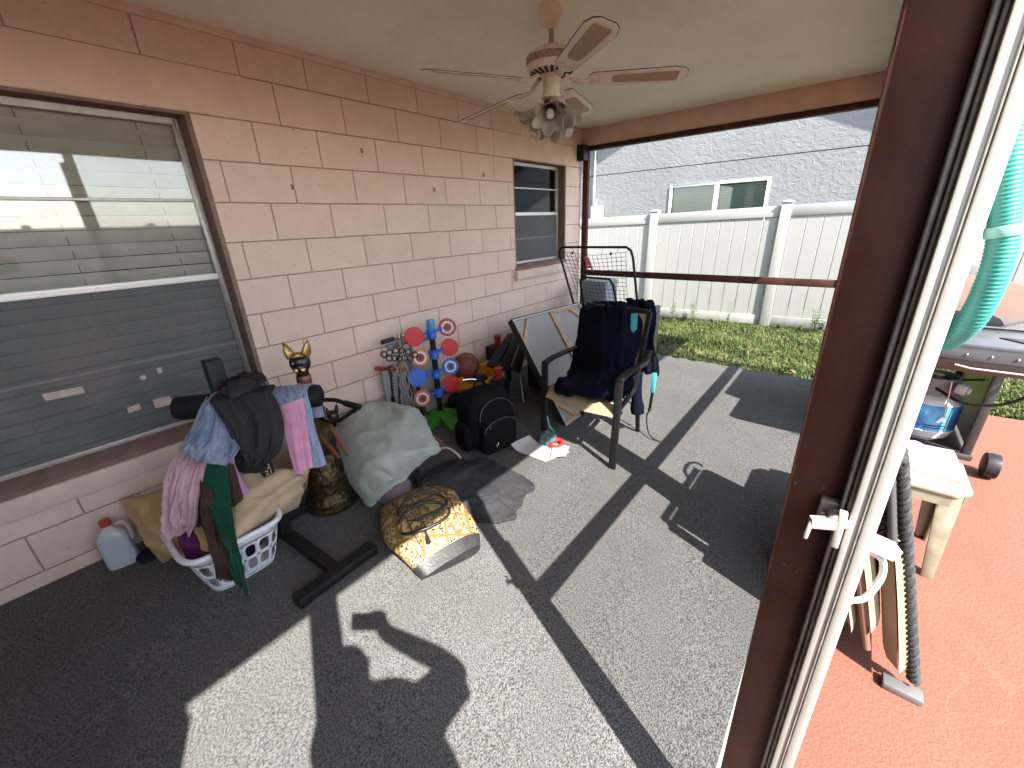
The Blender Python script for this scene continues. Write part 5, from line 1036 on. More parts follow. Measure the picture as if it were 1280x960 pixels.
for k in (0, 3, 6, 9, 12, 14): q = npnt(k/ncn, 0); g.tube([q, t1*(1-k/ncn)+t2*k/ncn], .002, 5)
for k in (.15, .4, .65): g.tube([npnt(0, k), t1*(1-k)+b1*k], .002, 5); g.tube([npnt(1, k), t2*(1-k)+b2*k], .002, 5)
for k in (2.5, 11): q = npnt(k/ncn, .0); g.ell(q, (.012, .012, .016))
obj('netting', g, mat('net_cord', (.014, .014, .014), .8), nt)
g = MB(); g.span((.30, 3.12, 0), (.62, 3.42, .90)); tag(obj('storage_bin', g, mat('grey_blue_plastic', (.24, .27, .31), .5, var=.1, vscale=8), bevel=.02), 'grey blue plastic bin in the corner behind the rebound net', 'bin')
g = MB(); q0, q1 = ya(746, 375, 2.6), ya(795, 377, 2.55); g.span((q0[0], 2.55, 0), (q1[0], 2.62, q0[2])); tag(obj('black_board', g, M['black_plastic'], bevel=.01), 'flat black board standing behind the covered patio chair', 'board')
e0, e1_ = fl(820, 444), V3((.62, 2.62, 0)); zt_ = .60; dvec = unit(e0-e1_); nrm2 = V3((-dvec[1], dvec[0], 0)); g = MB(); g.add([e1_, e0, e0+nrm2*.045, e1_+nrm2*.045]+[q+V3((0, 0, zt_)) for q in (e1_, e0, e0+nrm2*.045, e1_+nrm2*.045)], [(3, 2, 1, 0), (4, 5, 6, 7), (0, 1, 5, 4), (1, 2, 6, 5), (2, 3, 7, 6), (3, 0, 4, 7)]); tag(obj('folded_table', g, mat('taupe_tabletop', (.11, .098, .085), .6, var=.1, vscale=5), bevel=.006), 'taupe folded tabletop standing on edge behind the patio chair', 'table')

# ================================================================== PATIO CHAIR WITH NAVY COATS
ch = thing('patio_chair', (1.45, 1.38, 0), 'black metal patio chair with tan sling seat, half buried in navy coats', 'chair')
Lf, Rf, Lb, Rb = fl(680, 552), fl(765, 586), fl(728, 519), fl(797, 540)
za, zs = .615, .43
TLf, TRf = V3((Lf[0]-.0, Lf[1]+.02, za)), V3((Rf[0]+.0, Rf[1]+.03, za)); bkt = .925
def flat(g, a, b, w_, t_, up): g.beam(a, b, w_, t_, up)
yv = unit(Lb-Lf); xv = unit(Rf-Lf)
for nm, f_, t_, b_ in (('l', Lf, TLf, Lb), ('r', Rf, TRf, Rb)):
    g = MB(); g.beam(f_, t_, .048, .022, yv); obj('leg', g, M_ch := M['black_metal'], ch, bevel=.004)
    g = MB(); arm_e = b_+V3((0, -.02, za+.02)); pts = smooth_path([t_+V3((0, -.012, .004)), t_+yv*.12+V3((0, 0, .022)), t_+yv*.36+V3((0, 0, .018)), arm_e+yv*.10], 5)
    for a, b in zip(pts, pts[1:]): g.beam(a, b+unit(b-a)*.002, .05, .018, (0, 0, 1))
    obj('armrest', g, M['black_metal'], ch, bevel=.003)
    g = MB(); g.beam(b_, b_+V3((0, -.09, zs+.05)), .022, .03, xv); obj('leg', g, M['black_metal'], ch, bevel=.004)
    g = MB(); g.beam(b_+V3((0, -.14, zs-.03)), b_+V3((-.012, .07, bkt)), .024, .03, xv); obj('back_post', g, M['black_metal'], ch, bevel=.004)
    g = MB(); g.beam(f_+V3((0, .02, zs-.02)), b_+V3((0, -.13, zs-.03)), .022, .034, (0, 0, 1)); obj('seat_rail', g, M['black_metal'], ch, bevel=.004)
g = MB(); g.beam(Lb+V3((0, .07, bkt)), Rb+V3((-.012, .07, bkt)), .026, .03, (0, 0, 1)); obj('top_rail', g, M['black_metal'], ch, bevel=.004)
g = MB(); g.beam(Lf+V3((0, .10, zs-.06)), Rf+V3((0, .10, zs-.06)), .02, .02, (0, 0, 1)); obj('cross_rail', g, M['black_metal'], ch, bevel=.004)
slm = mat('tan_sling', (.36, .275, .175), .8, var=.06, vscale=12, bump=.3, bscale=500)
P = np.zeros((12, 16, 3)); il, ir, bl_, br2 = Lf+xv*.02, Rf-xv*.02, Lb+xv*.015, Rb-xv*.015
for i in range(12):
    for j in range(16):
        s, t = i/11, j/15; f_ = il*(1-s)+ir*s; b_ = bl_*(1-s)+br2*s+V3((0, -.12, 0)); p_ = f_*(1-t)+b_*t; z = zs+.005-.032*math.sin(math.pi*s)*(.6+.4*t)-.06*max(0, .12-t)/.12*1.0-.01*t; P[i, j] = (p_[0], p_[1]-.02*max(0, .1-t), z)
g = MB(); g.sheet(P, .006); obj('seat_sling', g, slm, ch, ang=70)
P = np.zeros((10, 16, 3))
for i in range(10):
    for j in range(16):
        s, t = i/9, j/15; a = bl_*(1-s)+br2*s; P[i, j] = (a[0], a[1]-.14+.21*t+.02*math.sin(math.pi*s), zs-.01+(bkt-zs)*t)
g = MB(); g.sheet(P, .006); obj('back_sling', g, slm, ch, ang=70)
# navy coats
mid = (Lb+Rb)/2; cell = .0195
yr = lambda r_: [ya(*q) for q in r_]
P = np.array([yr(r_) for r_ in ([(737, 430, 1.96), (735, 428, 1.93), (752, 425, 1.92), (774, 425, 1.92), (795, 430, 1.93), (794, 430, 1.96)], [(736, 392, 1.93), (735, 394, 1.87), (752, 390, 1.87), (774, 390, 1.87), (797, 396, 1.87), (796, 396, 1.93)], [(733, 388, 1.87), (731, 383, 1.80), (750, 377, 1.80), (775, 377, 1.80), (796, 385, 1.80), (799, 390, 1.87)], [(731, 402, 1.80), (727, 400, 1.69), (750, 397, 1.63), (775, 397, 1.63), (799, 404, 1.69), (803, 405, 1.80)], [(727, 430, 1.74), (722, 430, 1.60), (748, 430, 1.49), (772, 430, 1.49), (797, 432, 1.60), (801, 432, 1.74)], [(722, 460, 1.66), (715, 462, 1.53), (745, 462, 1.42), (768, 465, 1.42), (790, 462, 1.54), (793, 460, 1.66)])])
flz = lambda r_: [fl(*q) for q in r_]
P = np.concatenate([P, np.array([flz(r_) for r_ in ([(707, 472, .56), (704, 477, .545), (738, 480, .55), (762, 483, .55), (784, 482, .53), (787, 478, .53)], [(702, 480, .475), (700, 485, .48), (732, 492, .49), (760, 496, .485), (779, 493, .47), (783, 489, .47)], [(703, 483, .452), (701, 488, .45), (733, 496, .45), (760, 500, .448), (779, 497, .45), (783, 491, .455)])])])
P = fold(refine(np.swapaxes(P, 0, 1), 90, 110), .026, 2.0, 1.8, 31, None, sharp=1); P = fold(P, .008, 5, 5, 33, None, sharp=1)
g = MB(); g.sheet(P, .012); tag(obj('navy_coat', g, C['navy'], ang=75), 'thick dark navy coat heaped over the back and seat of the patio chair', 'coat')
nu, nv = 16, 44; P = np.zeros((nu, nv, 3)); q = Rb+V3((.02, .14, 0))
for i in range(nu):
    for j in range(nv):
        s = j*cell; a = (i-(nu-1)/2)*cell*.8; P[i, j] = (q[0]-.17+a*.8+.02*math.sin(j*.2)+.10*(s/.8), q[1]+.03+.035*math.sin(i*.9+j*.08), .985-s*.66)
X = P+rng.normal(0, .0015, P.shape)
cloth_obj('navy_jacket', X, C['navy'], 'dark navy jacket hanging behind the right side of the chair back', 'jacket', t=.02)
g = MB(); a, b = at(794, 462, 1, 1.60), at(797, 516, 1, 1.60); pts = [a+(b-a)*t for t in np.linspace(0, 1, 8)]; g.tube(pts, [.045, .05, .045, .04, .038, .04, .05, .048], 12); tag(obj('coat_sleeve', g, C['navy']), 'dark navy sleeve hanging beside the rear right chair leg', 'sleeve')
tq = mat('turquoise_trim', (.06, .40, .46), .6); g = MB(); Yc = mid[1]-.03
a, b, c, d = at(789, 392, 1, Yc), at(797, 391, 1, Yc), at(796, 412, 1, Yc-.02), at(788, 418, 1, Yc-.03); g.sheet(np.array([[a, d], [b, c]]), .004); tag(obj('turquoise_label', g, tq), 'turquoise patch on the shoulder of the navy coat', 'patch')
g = MB(); g.tube(smooth_path([at(801, 416, 1, Yc+.03), at(800, 430, 1, Yc+.02), at(797, 450, 1, Yc)], 5), .007, 8); tag(obj('turquoise_piping', g, tq), 'thin turquoise edge running down the navy coat', 'piping')
# dog lead: black strap, turquoise handle, black cord
ld = thing('dog_lead', (1.84, 1.6, 0), 'black strap with turquoise grip and thin cord hanging from the right chair arm', 'lead'); Yl = 1.66
a, b, c, d = ya(817, 440, Yl), ya(818.5, 466, Yl), ya(815.5, 491, Yl), ya(812, 512, Yl)
g = MB(); g.beam(a, b, .022, .005, (0, 1, 0)); obj('strap', g, M['black_plastic'], ld, bevel=.002)
g = MB(); g.beam(c, d, .022, .006, (0, 1, 0)); obj('strap', g, M['black_plastic'], ld, bevel=.002)
g = MB(); g.beam(b, c, .032, .012, (0, 1, 0)); obj('grip', g, tq, ld, bevel=.004)
g = MB(); e = fl(824, 552, .006); g.tube(smooth_path([d, ya(808.5, 520, Yl), ya(809, 533, Yl-.01), V3(fl(813, 545, .03)), e], 6), .0055, 8); g.ell(d, (.014, .010, .014)); g.ell(e, (.012, .012, .006)); obj('cord', g, M['black_plastic'], ld)
# ================================================================== CEILING FAN
FX, FY = 1.335, .975; fan = thing('ceiling_fan', (FX, FY, 2.0), 'old cream ceiling fan with cane inset blades and ruffled glass shades', 'fan'); fp = lambda z: V3((FX, FY, z)); cr_ = M['cream']
g = MB(); g.lathe([(.0, 2.405), (.018, 2.405), (.05, 2.43), (.058, 2.46), (.056, 2.4949)], fp(0), 28); obj('canopy', g, cr_, fan)
g = MB(); g.cyl(fp(2.33), fp(2.41), .0125, 16); obj('downrod', g, mat('yellowed_cream', (.42, .34, .22), .5), fan)
g = MB(); g.lathe([(.0, 2.345), (.022, 2.345), (.03, 2.335), (.085, 2.325), (.118, 2.305), (.122, 2.295), (.122, 2.252), (.112, 2.235), (.06, 2.222), (0, 2.222)], fp(0), 40); mo = obj('motor_housing', g, cr_, fan)
g = MB(); g.lathe([(.1225, 2.262), (.1245, 2.264), (.1245, 2.292), (.1225, 2.294)], fp(0), 40); vm = mat('pierced_band', (.30, .215, .13), .6); N, L, b = nodes_of(vm); vo = N.new('ShaderNodeTexVoronoi'); vo.inputs['Scale'].default_value = 110; L.new(N.new('ShaderNodeTexCoord').outputs['Object'], vo.inputs['Vector']); L.new(ramp(N, L, vo.outputs['Distance'], [(.25, (.05, .035, .02)), (.45, (.40, .30, .19))]), b.inputs['Base Color']); obj('vent_band', g, vm, mo)
g = MB()
for k in range(20): a = 2*math.pi*k/20; g.beam(fp(2.2215)+V3((math.cos(a)*.062, math.sin(a)*.062, 0)), fp(2.2335)+V3((math.cos(a)*.106, math.sin(a)*.106, -.001)), .013, .004)
obj('vent_slot', g, mat('slot_black', (.012, .01, .01), .8), mo)
cane = mat('woven_cane', (.34, .23, .12), .8); N, L, b = nodes_of(cane); tcn = N.new('ShaderNodeTexCoord').outputs['Object']; wv = N.new('ShaderNodeTexChecker'); wv.inputs['Scale'].default_value = 190; L.new(tcn, wv.inputs['Vector']); wv.inputs['Color1'].default_value = (.55, .43, .28, 1); wv.inputs['Color2'].default_value = (.26, .18, .11, 1); L.new(wv.outputs[0], b.inputs['Base Color'])
edge_m = mat('blade_edge_brown', (.05, .028, .02), .6); blm = mat('faded_pink_cream', (.80, .72, .64), .5, var=.10, vscale=14)
def blade_outline(r0, r1, w0, w1, n=8):
    pts = [(r0, -w0*.55), (r0+.02, -w0)]+[(r1-.07, -w1)]+[(r1-.02, -w1*.78), (r1, -w1*.45), (r1, w1*.45), (r1-.02, w1*.78), (r1-.07, w1)]+[(r0+.02, w0), (r0, w0*.55)]; return pts
def blade(ang, pitch, droop, z=2.20):
    Rm = rotz(R_(ang))@roty(R_(droop))@rotx(R_(pitch)); o_ = fp(z); f = lambda u, v, d: o_+Rm@V3((u, v, d))
    g = MB(); g.prism(blade_outline(.185, .655, .052, .068), f, -.004, .004); bl = obj('blade', g, blm, fan, bevel=.0015, seg=1)
    g = MB(); g.prism([(u*1.0 if u > .2 else u, v*1.022) for u, v in blade_outline(.184, .6575, .0525, .069)], f, -.0016, .0016); obj('edge_line', g, edge_m, bl)
    ins = []
    for (u, v) in ((.30, -.022), (.33, -.033), (.60, -.040), (.615, -.034), (.615, .034), (.60, .040), (.33, .033), (.30, .022)): ins.append((u, v))
    g = MB(); g.prism(ins, f, -.0058, -.0045); g.prism(ins, f, .0045, .0058); obj('cane_inset', g, cane, bl)
    g = MB(); g.prism([(.10, -.012), (.165, -.010), (.185, -.030), (.235, -.036), (.245, -.02), (.245, .02), (.235, .036), (.185, .030), (.165, .010), (.10, .012)], f, -.009, -.0042)
    g.tube(smooth_path([o_+rotz(R_(ang))@V3((.07, 0, .018)), o_+rotz(R_(ang))@V3((.10, 0, .004)), f(.135, 0, -.008), f(.19, 0, -.008)], 4), .010, 8)
    for v in (-.02, .02): g.ell(f(.215, v, -.0095), (.010, .010, .005), nu=8, nv=6)
    obj('bracket', g, cr_, bl)
for a, p_, d_ in ((32.5, -12, 1.5), (104.5, -13, 2), (179, -13, 6.5), (244, -14, 1), (322, -14, 0)): blade(a, p_, d_)
lk = None
g = MB(); g.lathe([(0, 2.222), (.045, 2.222), (.048, 2.205), (.043, 2.20), (.043, 2.145), (.05, 2.135), (.05, 2.125), (.03, 2.115), (0, 2.112)], fp(0), 28); lk = obj('switch_housing', g, cr_, fan)
rust = mat('rusty_brown_fitter', (.045, .02, .014), .6, var=.3, vscale=40)
g = MB(); g.lathe([(.0, 2.115), (.038, 2.112), (.046, 2.098), (.046, 2.075), (.035, 2.065), (0, 2.06)], fp(0), 24)
shade = mat('frosted_ribbed_glass', (.43, .39, .32), .35, var=.2, vscale=25, bump=.2, bscale=120); N, L, b = nodes_of(shade); b.inputs['Transmission Weight'].default_value = .25
sh_axes = []
for a in (-150, -60, 30, 120):
    d = V3((math.cos(R_(a))*.74, math.sin(R_(a))*.74, -.62)); d = unit(d); n0_ = fp(2.085)+V3((math.cos(R_(a))*.045, math.sin(R_(a))*.045, -.004)); g.cyl(n0_-d*.01, n0_+d*.03, .024, 16, r2=.027); sh_axes.append((n0_+d*.02, d))
obj('fitter', g, rust, lk)
for (o_, d) in sh_axes:
    Rm = frame_to(d); P = np.zeros((48, 14, 3))
    for i in range(48):
        for j in range(14):
            t = j/13; a = 2*math.pi*i/48; r_ = .026+.033*t**.6+.022*t**3; ruf = max(0, t-.45)/.55; r_ *= 1+.16*ruf*math.sin(6*a)+.015*math.sin(24*a); z = .086*t-.012*ruf*math.cos(6*a+.6); P[i, j] = o_+Rm@V3((r_*math.cos(a), r_*math.sin(a), z))
    g = MB(); g.grid(P, closed_u=True); s_ = obj('glass_shade', g, shade, lk, ang=80); md = s_.modifiers.new('thick', 'SOLIDIFY'); md.thickness = .003
    g = MB(); g.ell(o_+d*.045, (.022, .022, .03), Rm); obj('bulb', g, mat('frosted_bulb', (.62, .60, .55), .25), s_)

# ================================================================== ACROSS THE STILE: GRILL, TANK, HOSE, TABLE, FOLDED LOUNGER
Z0 = -.013
gl_ = thing('gas_grill', (3.2, 2.75, Z0), 'stainless gas grill on a black wheeled cart standing on the orange deck', 'grill')
dark = mat('grill_dark_enamel', (.030, .026, .026), .38, var=.2, vscale=20); hst = mat('grill_stainless', (.60, .56, .54), .22, metal=1, var=.06, vscale=14, bump=.03, bscale=60); shf = mat('grill_grey_shelf', (.055, .058, .066), .42, var=.12, vscale=10)
gx0, gx1, gy0, gy1 = 2.87, 3.56, 2.45, 3.25
g = MB(); g.span((gx0, gy0, .70), (gx1, gy1, .87)); obj('firebox', g, dark, gl_, bevel=.008)
g = MB(); g.span((gx1, gy0, .70), (gx1+.03, gy1, .86)); obj('control_panel', g, hst, gl_, bevel=.006)
for y in (2.6, 2.78, 2.96, 3.1): g = MB(); g.cyl((gx1+.03, y, .785), (gx1+.07, y, .785), .026, 20); obj('knob', g, M['black_plastic'], gl_, bevel=.004)
# hood: a rolled profile in x-z, running along y
prof = [(gx0+.01, .875)]+[((gx0+gx1)/2-.345*math.cos(t)*(.96 if t < 1.57 else 1.02), .875+.29*math.sin(t)**.66) for t in np.linspace(.05, 3.09, 20)]+[(gx1+.01, .875)]
g = MB(); g.prism(prof, lambda u, v, d: (u, d, v), gy0+.02, gy1-.02); hood = obj('hood', g, hst, gl_, ang=30)
g = MB(); pe = [((gx0+gx1)/2+(u-(gx0+gx1)/2)*1.012, .875+(v-.875)*1.015) for u, v in prof]; fr2 = lambda u, v, d: (u, d, v)
g.prism(pe, fr2, gy0-.004, gy0+.02); obj('end_cap', g, hst, hood, ang=30)
g = MB(); g.prism([(3.03, .885), (3.09, .945), (3.12, .96), (3.36, .962), (3.42, .93), (3.45, .885)], fr2, gy0-.009, gy0-.004); obj('end_vent', g, M['black_plastic'], hood, bevel=.002)
g = MB(); g.tube([(3.43, gy0-.010, .884), (3.52, gy0-.010, .93), (3.66, gy0-.012, .935)], .004, 6); g.tube([(3.24, gy0-.006, .985), (3.30, gy0-.006, 1.0), (3.36, gy0-.006, .975)], .003, 6); obj('pressed_line', g, mat('press_line', (.12, .09, .08), .5), hood)
g = MB(); g.tube([(gx1+.04, gy0+.1, .98), (gx1+.085, gy0+.1, .98), (gx1+.085, gy1-.1, .98), (gx1+.04, gy1-.1, .98)], .012, 10); obj('handle', g, hst, hood)
g = MB(); hz_ = 1.145
for y in (2.52, 3.15): g.tube([(3.2, y, 1.12), (3.2, y, 1.19)], .005, 6)
g.tube([(3.2, 2.5, 1.19), (3.2, 3.18, 1.19)], .005, 6); obj('rear_rail', g, M['steel'], hood)
# side shelf towards the house, folded lip with bolts
g = MB(); g.span((2.90, 2.03, .835), (3.62, 2.44, .862)); g.span((2.90, 2.03, .77), (3.62, 2.052, .835)); sf = obj('side_shelf', g, shf, gl_, bevel=.006)
g = MB(); g.prism([(3.50, 2.12), (3.40, 2.24), (3.44, 2.25), (3.60, 2.13)], lambda u, v, d: (u, v, d), .863, .868); obj('hinge_plate', g, M['black_plastic'], sf)
g = MB()
for k in range(7): g.ell((3.0+.09*k, 2.026, .805), (.006, .004, .006), nu=8, nv=6)
obj('bolt', g, M['steel'], sf)
g = MB(); g.span((2.96, 2.06, .70), (3.58, 2.40, .765)); obj('shelf_apron', g, mat('panel_deck_reflection', (.085, .035, .030), .45), gl_, bevel=.006)  # red-brown base colour stands in for the deck's reflection
g = MB(); g.tube([(3.24, 2.03, .745), (3.30, 2.022, .735), (3.56, 2.022, .735)], .006, 6); obj('towel_bar', g, M['steel'], gl_)
# cart
for x in (2.95, 3.475):
    for y in (2.32, 3.18): g = MB(); g.span((x-.02, y-.02, .10), (x+.02, y+.02, .70)); obj('leg', g, dark, gl_, bevel=.004)
g = MB(); g.span((2.93, 2.30, .085), (3.50, 3.2, .11)); g.span((2.90, 2.27, .10), (3.50, 2.295, .135)); obj('bottom_shelf', g, dark, gl_, bevel=.005)
g = MB(); g.span((3.485, 2.36, .13), (3.495, 3.16, .68)); obj('door_panel', g, mat('olive_steel', (.19, .18, .13), .35, metal=.7, var=.15, vscale=6), gl_)
g = MB(); g.beam((2.97, 3.19, .14), (3.45, 3.19, .68), .02, .012); g.beam((3.44, 2.33, .60), (3.30, 3.15, .30), .016, .012); obj('brace', g, dark, gl_)
for y in (2.36, 3.12):
    g = MB(); g.lathe([(.0, -.035), (.045, -.035), (.075, -.028), (.078, 0), (.075, .028), (.045, .035), (0, .035)], (3.60, y, Z0+.078), 28, roty(math.pi/2)); wq = obj('wheel', g, M['black_plastic'], gl_)
    g = MB(); g.lathe([(.0, .036), (.04, .036), (.042, .030)], (3.60, y, Z0+.078), 20, roty(math.pi/2)); obj('hub', g, mat('hub_dark', (.05, .05, .05), .4), wq)
for y in (2.36, 3.12): g = MB(); g.cyl((2.95, y, Z0), (2.95, y, .09), .018, 14); obj('foot', g, M['black_plastic'], gl_)
g = MB(); g.tube([ya(1190, 477, 2.35), ya(1180, 522, 2.35)], .0045, 6); obj('igniter_rod', g, M['steel'], gl_)
g = MB(); g.tube(smooth_path([(3.56, 2.3, .72), (3.60, 2.22, .62), (3.52, 2.24, .50), (3.38, 2.30, .45), (3.28, 2.42, .47), (3.21, 2.52, .49)], 6), .009, 8); obj('gas_line', g, M['black_plastic'], gl_)
# propane tank
tkc = V3((3.275, 2.54, .112)); tp_ = thing('propane_tank', tkc, 'white propane tank with a blue and white label under the grill', 'gas tank')
def m_tank():
    m = mat('tank_paint', (.50, .47, .46), .42, var=.08, vscale=12, bump=.1, bscale=50); return m
prof_t = [(0, .02), (.09, .012), (.105, 0), (.108, .012), (.14, .03), (.153, .07), (.155, .10), (.155, .235), (.150, .27), (.12, .305), (.06, .325), (0, .33)]
g = MB(); g.lathe(prof_t, tkc, 44); obj('body', g, m_tank(), tp_)
g = MB(); a0, a1 = R_(-112), R_(-12); P = np.array([[tkc+V3((.1565*math.cos(a)*s_, .1565*math.sin(a)*s_, z)) for z, s_ in ((.085, 1), (.12, 1), (.18, 1), (.235, 1), (.262, .985))] for a in np.linspace(a0, a1, 30)]); g.sheet(P, .0012); lbm = mat('tank_label', (.05, .2, .42), .4); N, L, b = nodes_of(lbm); tcn = N.new('ShaderNodeTexCoord').outputs['Object']; k = ramp(N, L, noise(N, L, tcn, 9, 4), [(.35, (.02, .09, .30)), (.5, (.04, .22, .46)), (.64, (.10, .36, .58))]); L.new(k, b.inputs['Base Color']); lab = obj('label', g, lbm, tp_)
g = MB()
for z in (.083, .264): g.tube([tkc+V3((.158*math.cos(a), .158*math.sin(a), z)) if z < .2 else tkc+V3((.1555*math.cos(a), .1555*math.sin(a), z)) for a in np.linspace(a0, a1, 24)], .003, 5)
for a in (a0, (a0+a1)/2+.18): g.tube([tkc+V3((.158*math.cos(a), .158*math.sin(a), z)) for z in (.085, .235)], .0025, 5)
obj('label_border', g, mat('label_white', (.72, .74, .76), .5), lab)
am = R_(-66); rad = lambda a, z, e=.1585: tkc+V3((e*math.cos(a), e*math.sin(a), z)); wh = mat('label_emblem', (.74, .76, .78), .5)
g = MB(); n_ = [(-.16, .150), (-.02, .192), (.10, .178), (.16, .155), (.05, .162), (-.05, .148)]; g.add([rad(am+u, z) for u, z in n_]+[rad(am+u, z, .1572) for u, z in n_], [tuple(range(6)), tuple(range(11, 5, -1))]+[(i, i+6, (i+1) % 6+6, (i+1) % 6) for i in range(6)]); obj('emblem', g, wh, lab)
g = MB()
for z0, z1 in ((.122, .130), (.106, .113)):
    P = np.array([[rad(a, z) for z in (z0, z1)] for a in np.linspace(am-.5, am+.62, 16)]); g.sheet(P, .001)
obj('print_line', g, mat('label_dark', (.012, .02, .06), .5), lab)
g = MB(); g.lathe([(.105, .30), (.112, .305), (.112, .42), (.105, .425), (.10, .42), (.10, .31)], tkc, 36, arc=2*math.pi); obj('collar', g, mat('collar_paint', (.20, .18, .175), .5), tp_)
g = MB(); g.cyl(tkc+V3((0, 0, .33)), tkc+V3((0, 0, .40)), .02, 16); g.cyl(tkc+V3((0, -.02, .375)), tkc+V3((0, -.085, .375)), .018, 14); g.cyl(tkc+V3((0, 0, .40)), tkc+V3((0, 0, .425)), .03, 16); obj('valve', g, mat('brass', (.45, .33, .14), .35, metal=.9), tp_)
g = MB(); g.cyl(tkc+V3((.07, -.15, .395)), tkc+V3((.115, -.165, .39)), .034, 18); g.cyl(tkc+V3((.115, -.165, .39)), tkc+V3((.13, -.17, .388)), .022, 16); tg_ = obj('regulator', g, mat('regulator_grey', (.42, .36, .36), .45), tp_, bevel=.004)
# white resin side table
rt = thing('side_table', (3.07, 1.35, Z0), 'weathered white resin side table on the orange deck', 'side table'); res = mat('weathered_resin', (.24, .22, .165), .6, col2=(.155, .132, .09), vscale=14, bump=.15, bscale=60)
tx0, tx1, ty0, ty1, tzt = 2.84, 3.285, 1.12, 1.49, .445
g = MB(); p8 = lambda e: [(tx0+e, ty0+.05), (tx0+.05, ty0+e), (tx1-.05, ty0+e), (tx1-e, ty0+.05), (tx1-e, ty1-.05), (tx1-.05, ty1-e), (tx0+.05, ty1-e), (tx0+e, ty1-.05)]
g.prism(p8(0), lambda u, v, d: (u, v, d), tzt-.03, tzt); obj('table_top', g, res, rt, bevel=.012, seg=3)
for (x, y, sx_, sy_) in ((tx1-.03, ty0+.035, 1, -1), (tx0+.03, ty0+.035, -1, -1), (tx1-.03, ty1-.035, 1, 1), (tx0+.03, ty1-.035, -1, 1)):
    g = MB(); top, bot = V3((x, y, tzt-.028)), V3((x+.012*sx_, y+.012*sy_, Z0))
    for (ax, ay, L1) in ((1, 0, .07), (0, 1, .07)):
        w1_, w2_ = L1, .036; dx_, dy_ = -sx_*ax, -sy_*ay; n_ = V3((0, .006, 0)) if ax else V3((.006, 0, 0)); o1 = V3((dx_, dy_, 0)); q = [top, top+o1*w1_, bot+o1*w2_, bot]; g.add([p_-n_ for p_ in q]+[p_+n_ for p_ in q], [(3, 2, 1, 0), (4, 5, 6, 7), (0, 1, 5, 4), (1, 2, 6, 5), (2, 3, 7, 6), (3, 0, 4, 7)])
    obj('leg', g, res, rt, bevel=.004)
g = MB(); g.span((tx0+.06, ty0+.008, tzt-.075), (tx1-.06, ty0+.016, tzt-.028)); g.span((tx1-.016, ty0+.06, tzt-.075), (tx1-.008, ty1-.06, tzt-.028)); obj('apron', g, res, rt)
nu = 26; cell = .013; P = np.zeros((nu, nu, 3)); cc = fl(1141, 570, tzt)
for i in range(nu):
    for j in range(nu): P[i, j] = cc+V3(((i-13)*cell*.75, (j-13)*cell*.7, .10+.03*math.sin(i*.9)*math.sin(j*.7)))
X = drape(P, cell, cell, [c_ell(cc+V3((-.01, .0, -.0)), (.06, .045, .075)), c_floor(tzt+.004)], None, 60)
cloth_obj('white_rag', X, m_cloth('rag_cotton', (.31, .285, .235)), 'crumpled white rag lying on the resin side table', 'rag')
# teal pool hose hung beside the stile
hs = thing('pool_hose', ya(1252, 290, -.40), 'ribbed turquoise pool hose looping down beside the white door stile', 'hose')
Yh = -.40; hp = [ya(1292, 20, Yh+.02), ya(1277, 110, Yh+.01), ya(1262, 190, Yh), ya(1256, 250, Yh), ya(1254, 300, Yh), ya(1240, 350, Yh), ya(1214, 400, Yh+.01), ya(1182, 426, Yh+.035), ya(1152, 434, -.353), V3((2.783, -.350, 1.305)), V3((2.783, -.350, 1.24)), V3((2.785, -.352, 1.1)), V3((2.79, -.352, .9)), V3((2.795, -.352, .5)), V3((2.80, -.352, .2)), V3((2.80, -.352, .03))]
hm = mat('turquoise_hose', (.022, .19, .165), .42, var=.08, vscale=20); pts = smooth_path(hp, 46); dd = np.r_[0, np.cumsum([np.linalg.norm(b-a) for a, b in zip(pts, pts[1:])])]; rs = [.0255+.0022*math.sin(2*math.pi*s/.0082) for s in dd]
tt = np.linspace(0, dd[-1], int(dd[-1]/.00115)); A3 = np.array(pts); rp3 = [np.array([np.interp(t, dd, A3[:, k]) for k in range(3)]) for t in tt]; g = MB(); g.tube(rp3, [.0124+.0005*math.sin(2*math.pi*t/.0042) for t in tt], 18); obj('corrugated_tube', g, hm, hs, ang=80)
g = MB(); a, b = ya(1255.5, 281, Yh), ya(1254.5, 296, Yh); g.cyl(a, b, .0142, 22); obj('joint_cuff', g, mat('hose_cuff', (.16, .36, .33), .5), hs, bevel=.002)
# folded rope lounger leaning against the rail
lg = thing('folded_lounger', (3.1, .75, Z0), 'folded garden lounger with black rope wound frame and cream cushions leaning on the porch rail', 'lounger')
rope = mat('black_rope', (.015, .015, .016), .75, bump=.4, bscale=200); crm = m_cloth('cream_canvas', (.235, .168, .095), .08, 500)
bx0, bx1 = 3.165, 2.945; ln_ = lambda t, y, off=0: V3((bx0+(bx1-bx0)*t+off, y, Z0+.03+.80*t))
def wound(g, p, q, r=.015, pit=.042):
    p, q = V3(p), V3(q); L_ = np.linalg.norm(q-p); g.cyl(p, q, r*.8, 12); Rm = frame_to(q-p); n_ = int(L_/pit*10)
    for ph in (0, math.pi): g.tube([p+Rm@V3((r*.8*math.cos(2*math.pi*k/10+ph), r*.8*math.sin(2*math.pi*k/10+ph), L_*k/n_)) for k in range(n_+1)], r*.55, 6)
g = MB()
wound(g, ln_(.02, .47), ln_(1.0, .47)); wound(g, ln_(.55, .50, -.06), ln_(1.02, .50, -.035)); wound(g, ln_(.05, 1.12), ln_(1.0, 1.12)); wound(g, ln_(1.0, .47), ln_(1.0, 1.12)); wound(g, ln_(1.02, .50, -.035), ln_(1.02, 1.1, -.035)); obj('rope_frame', g, rope, lg)
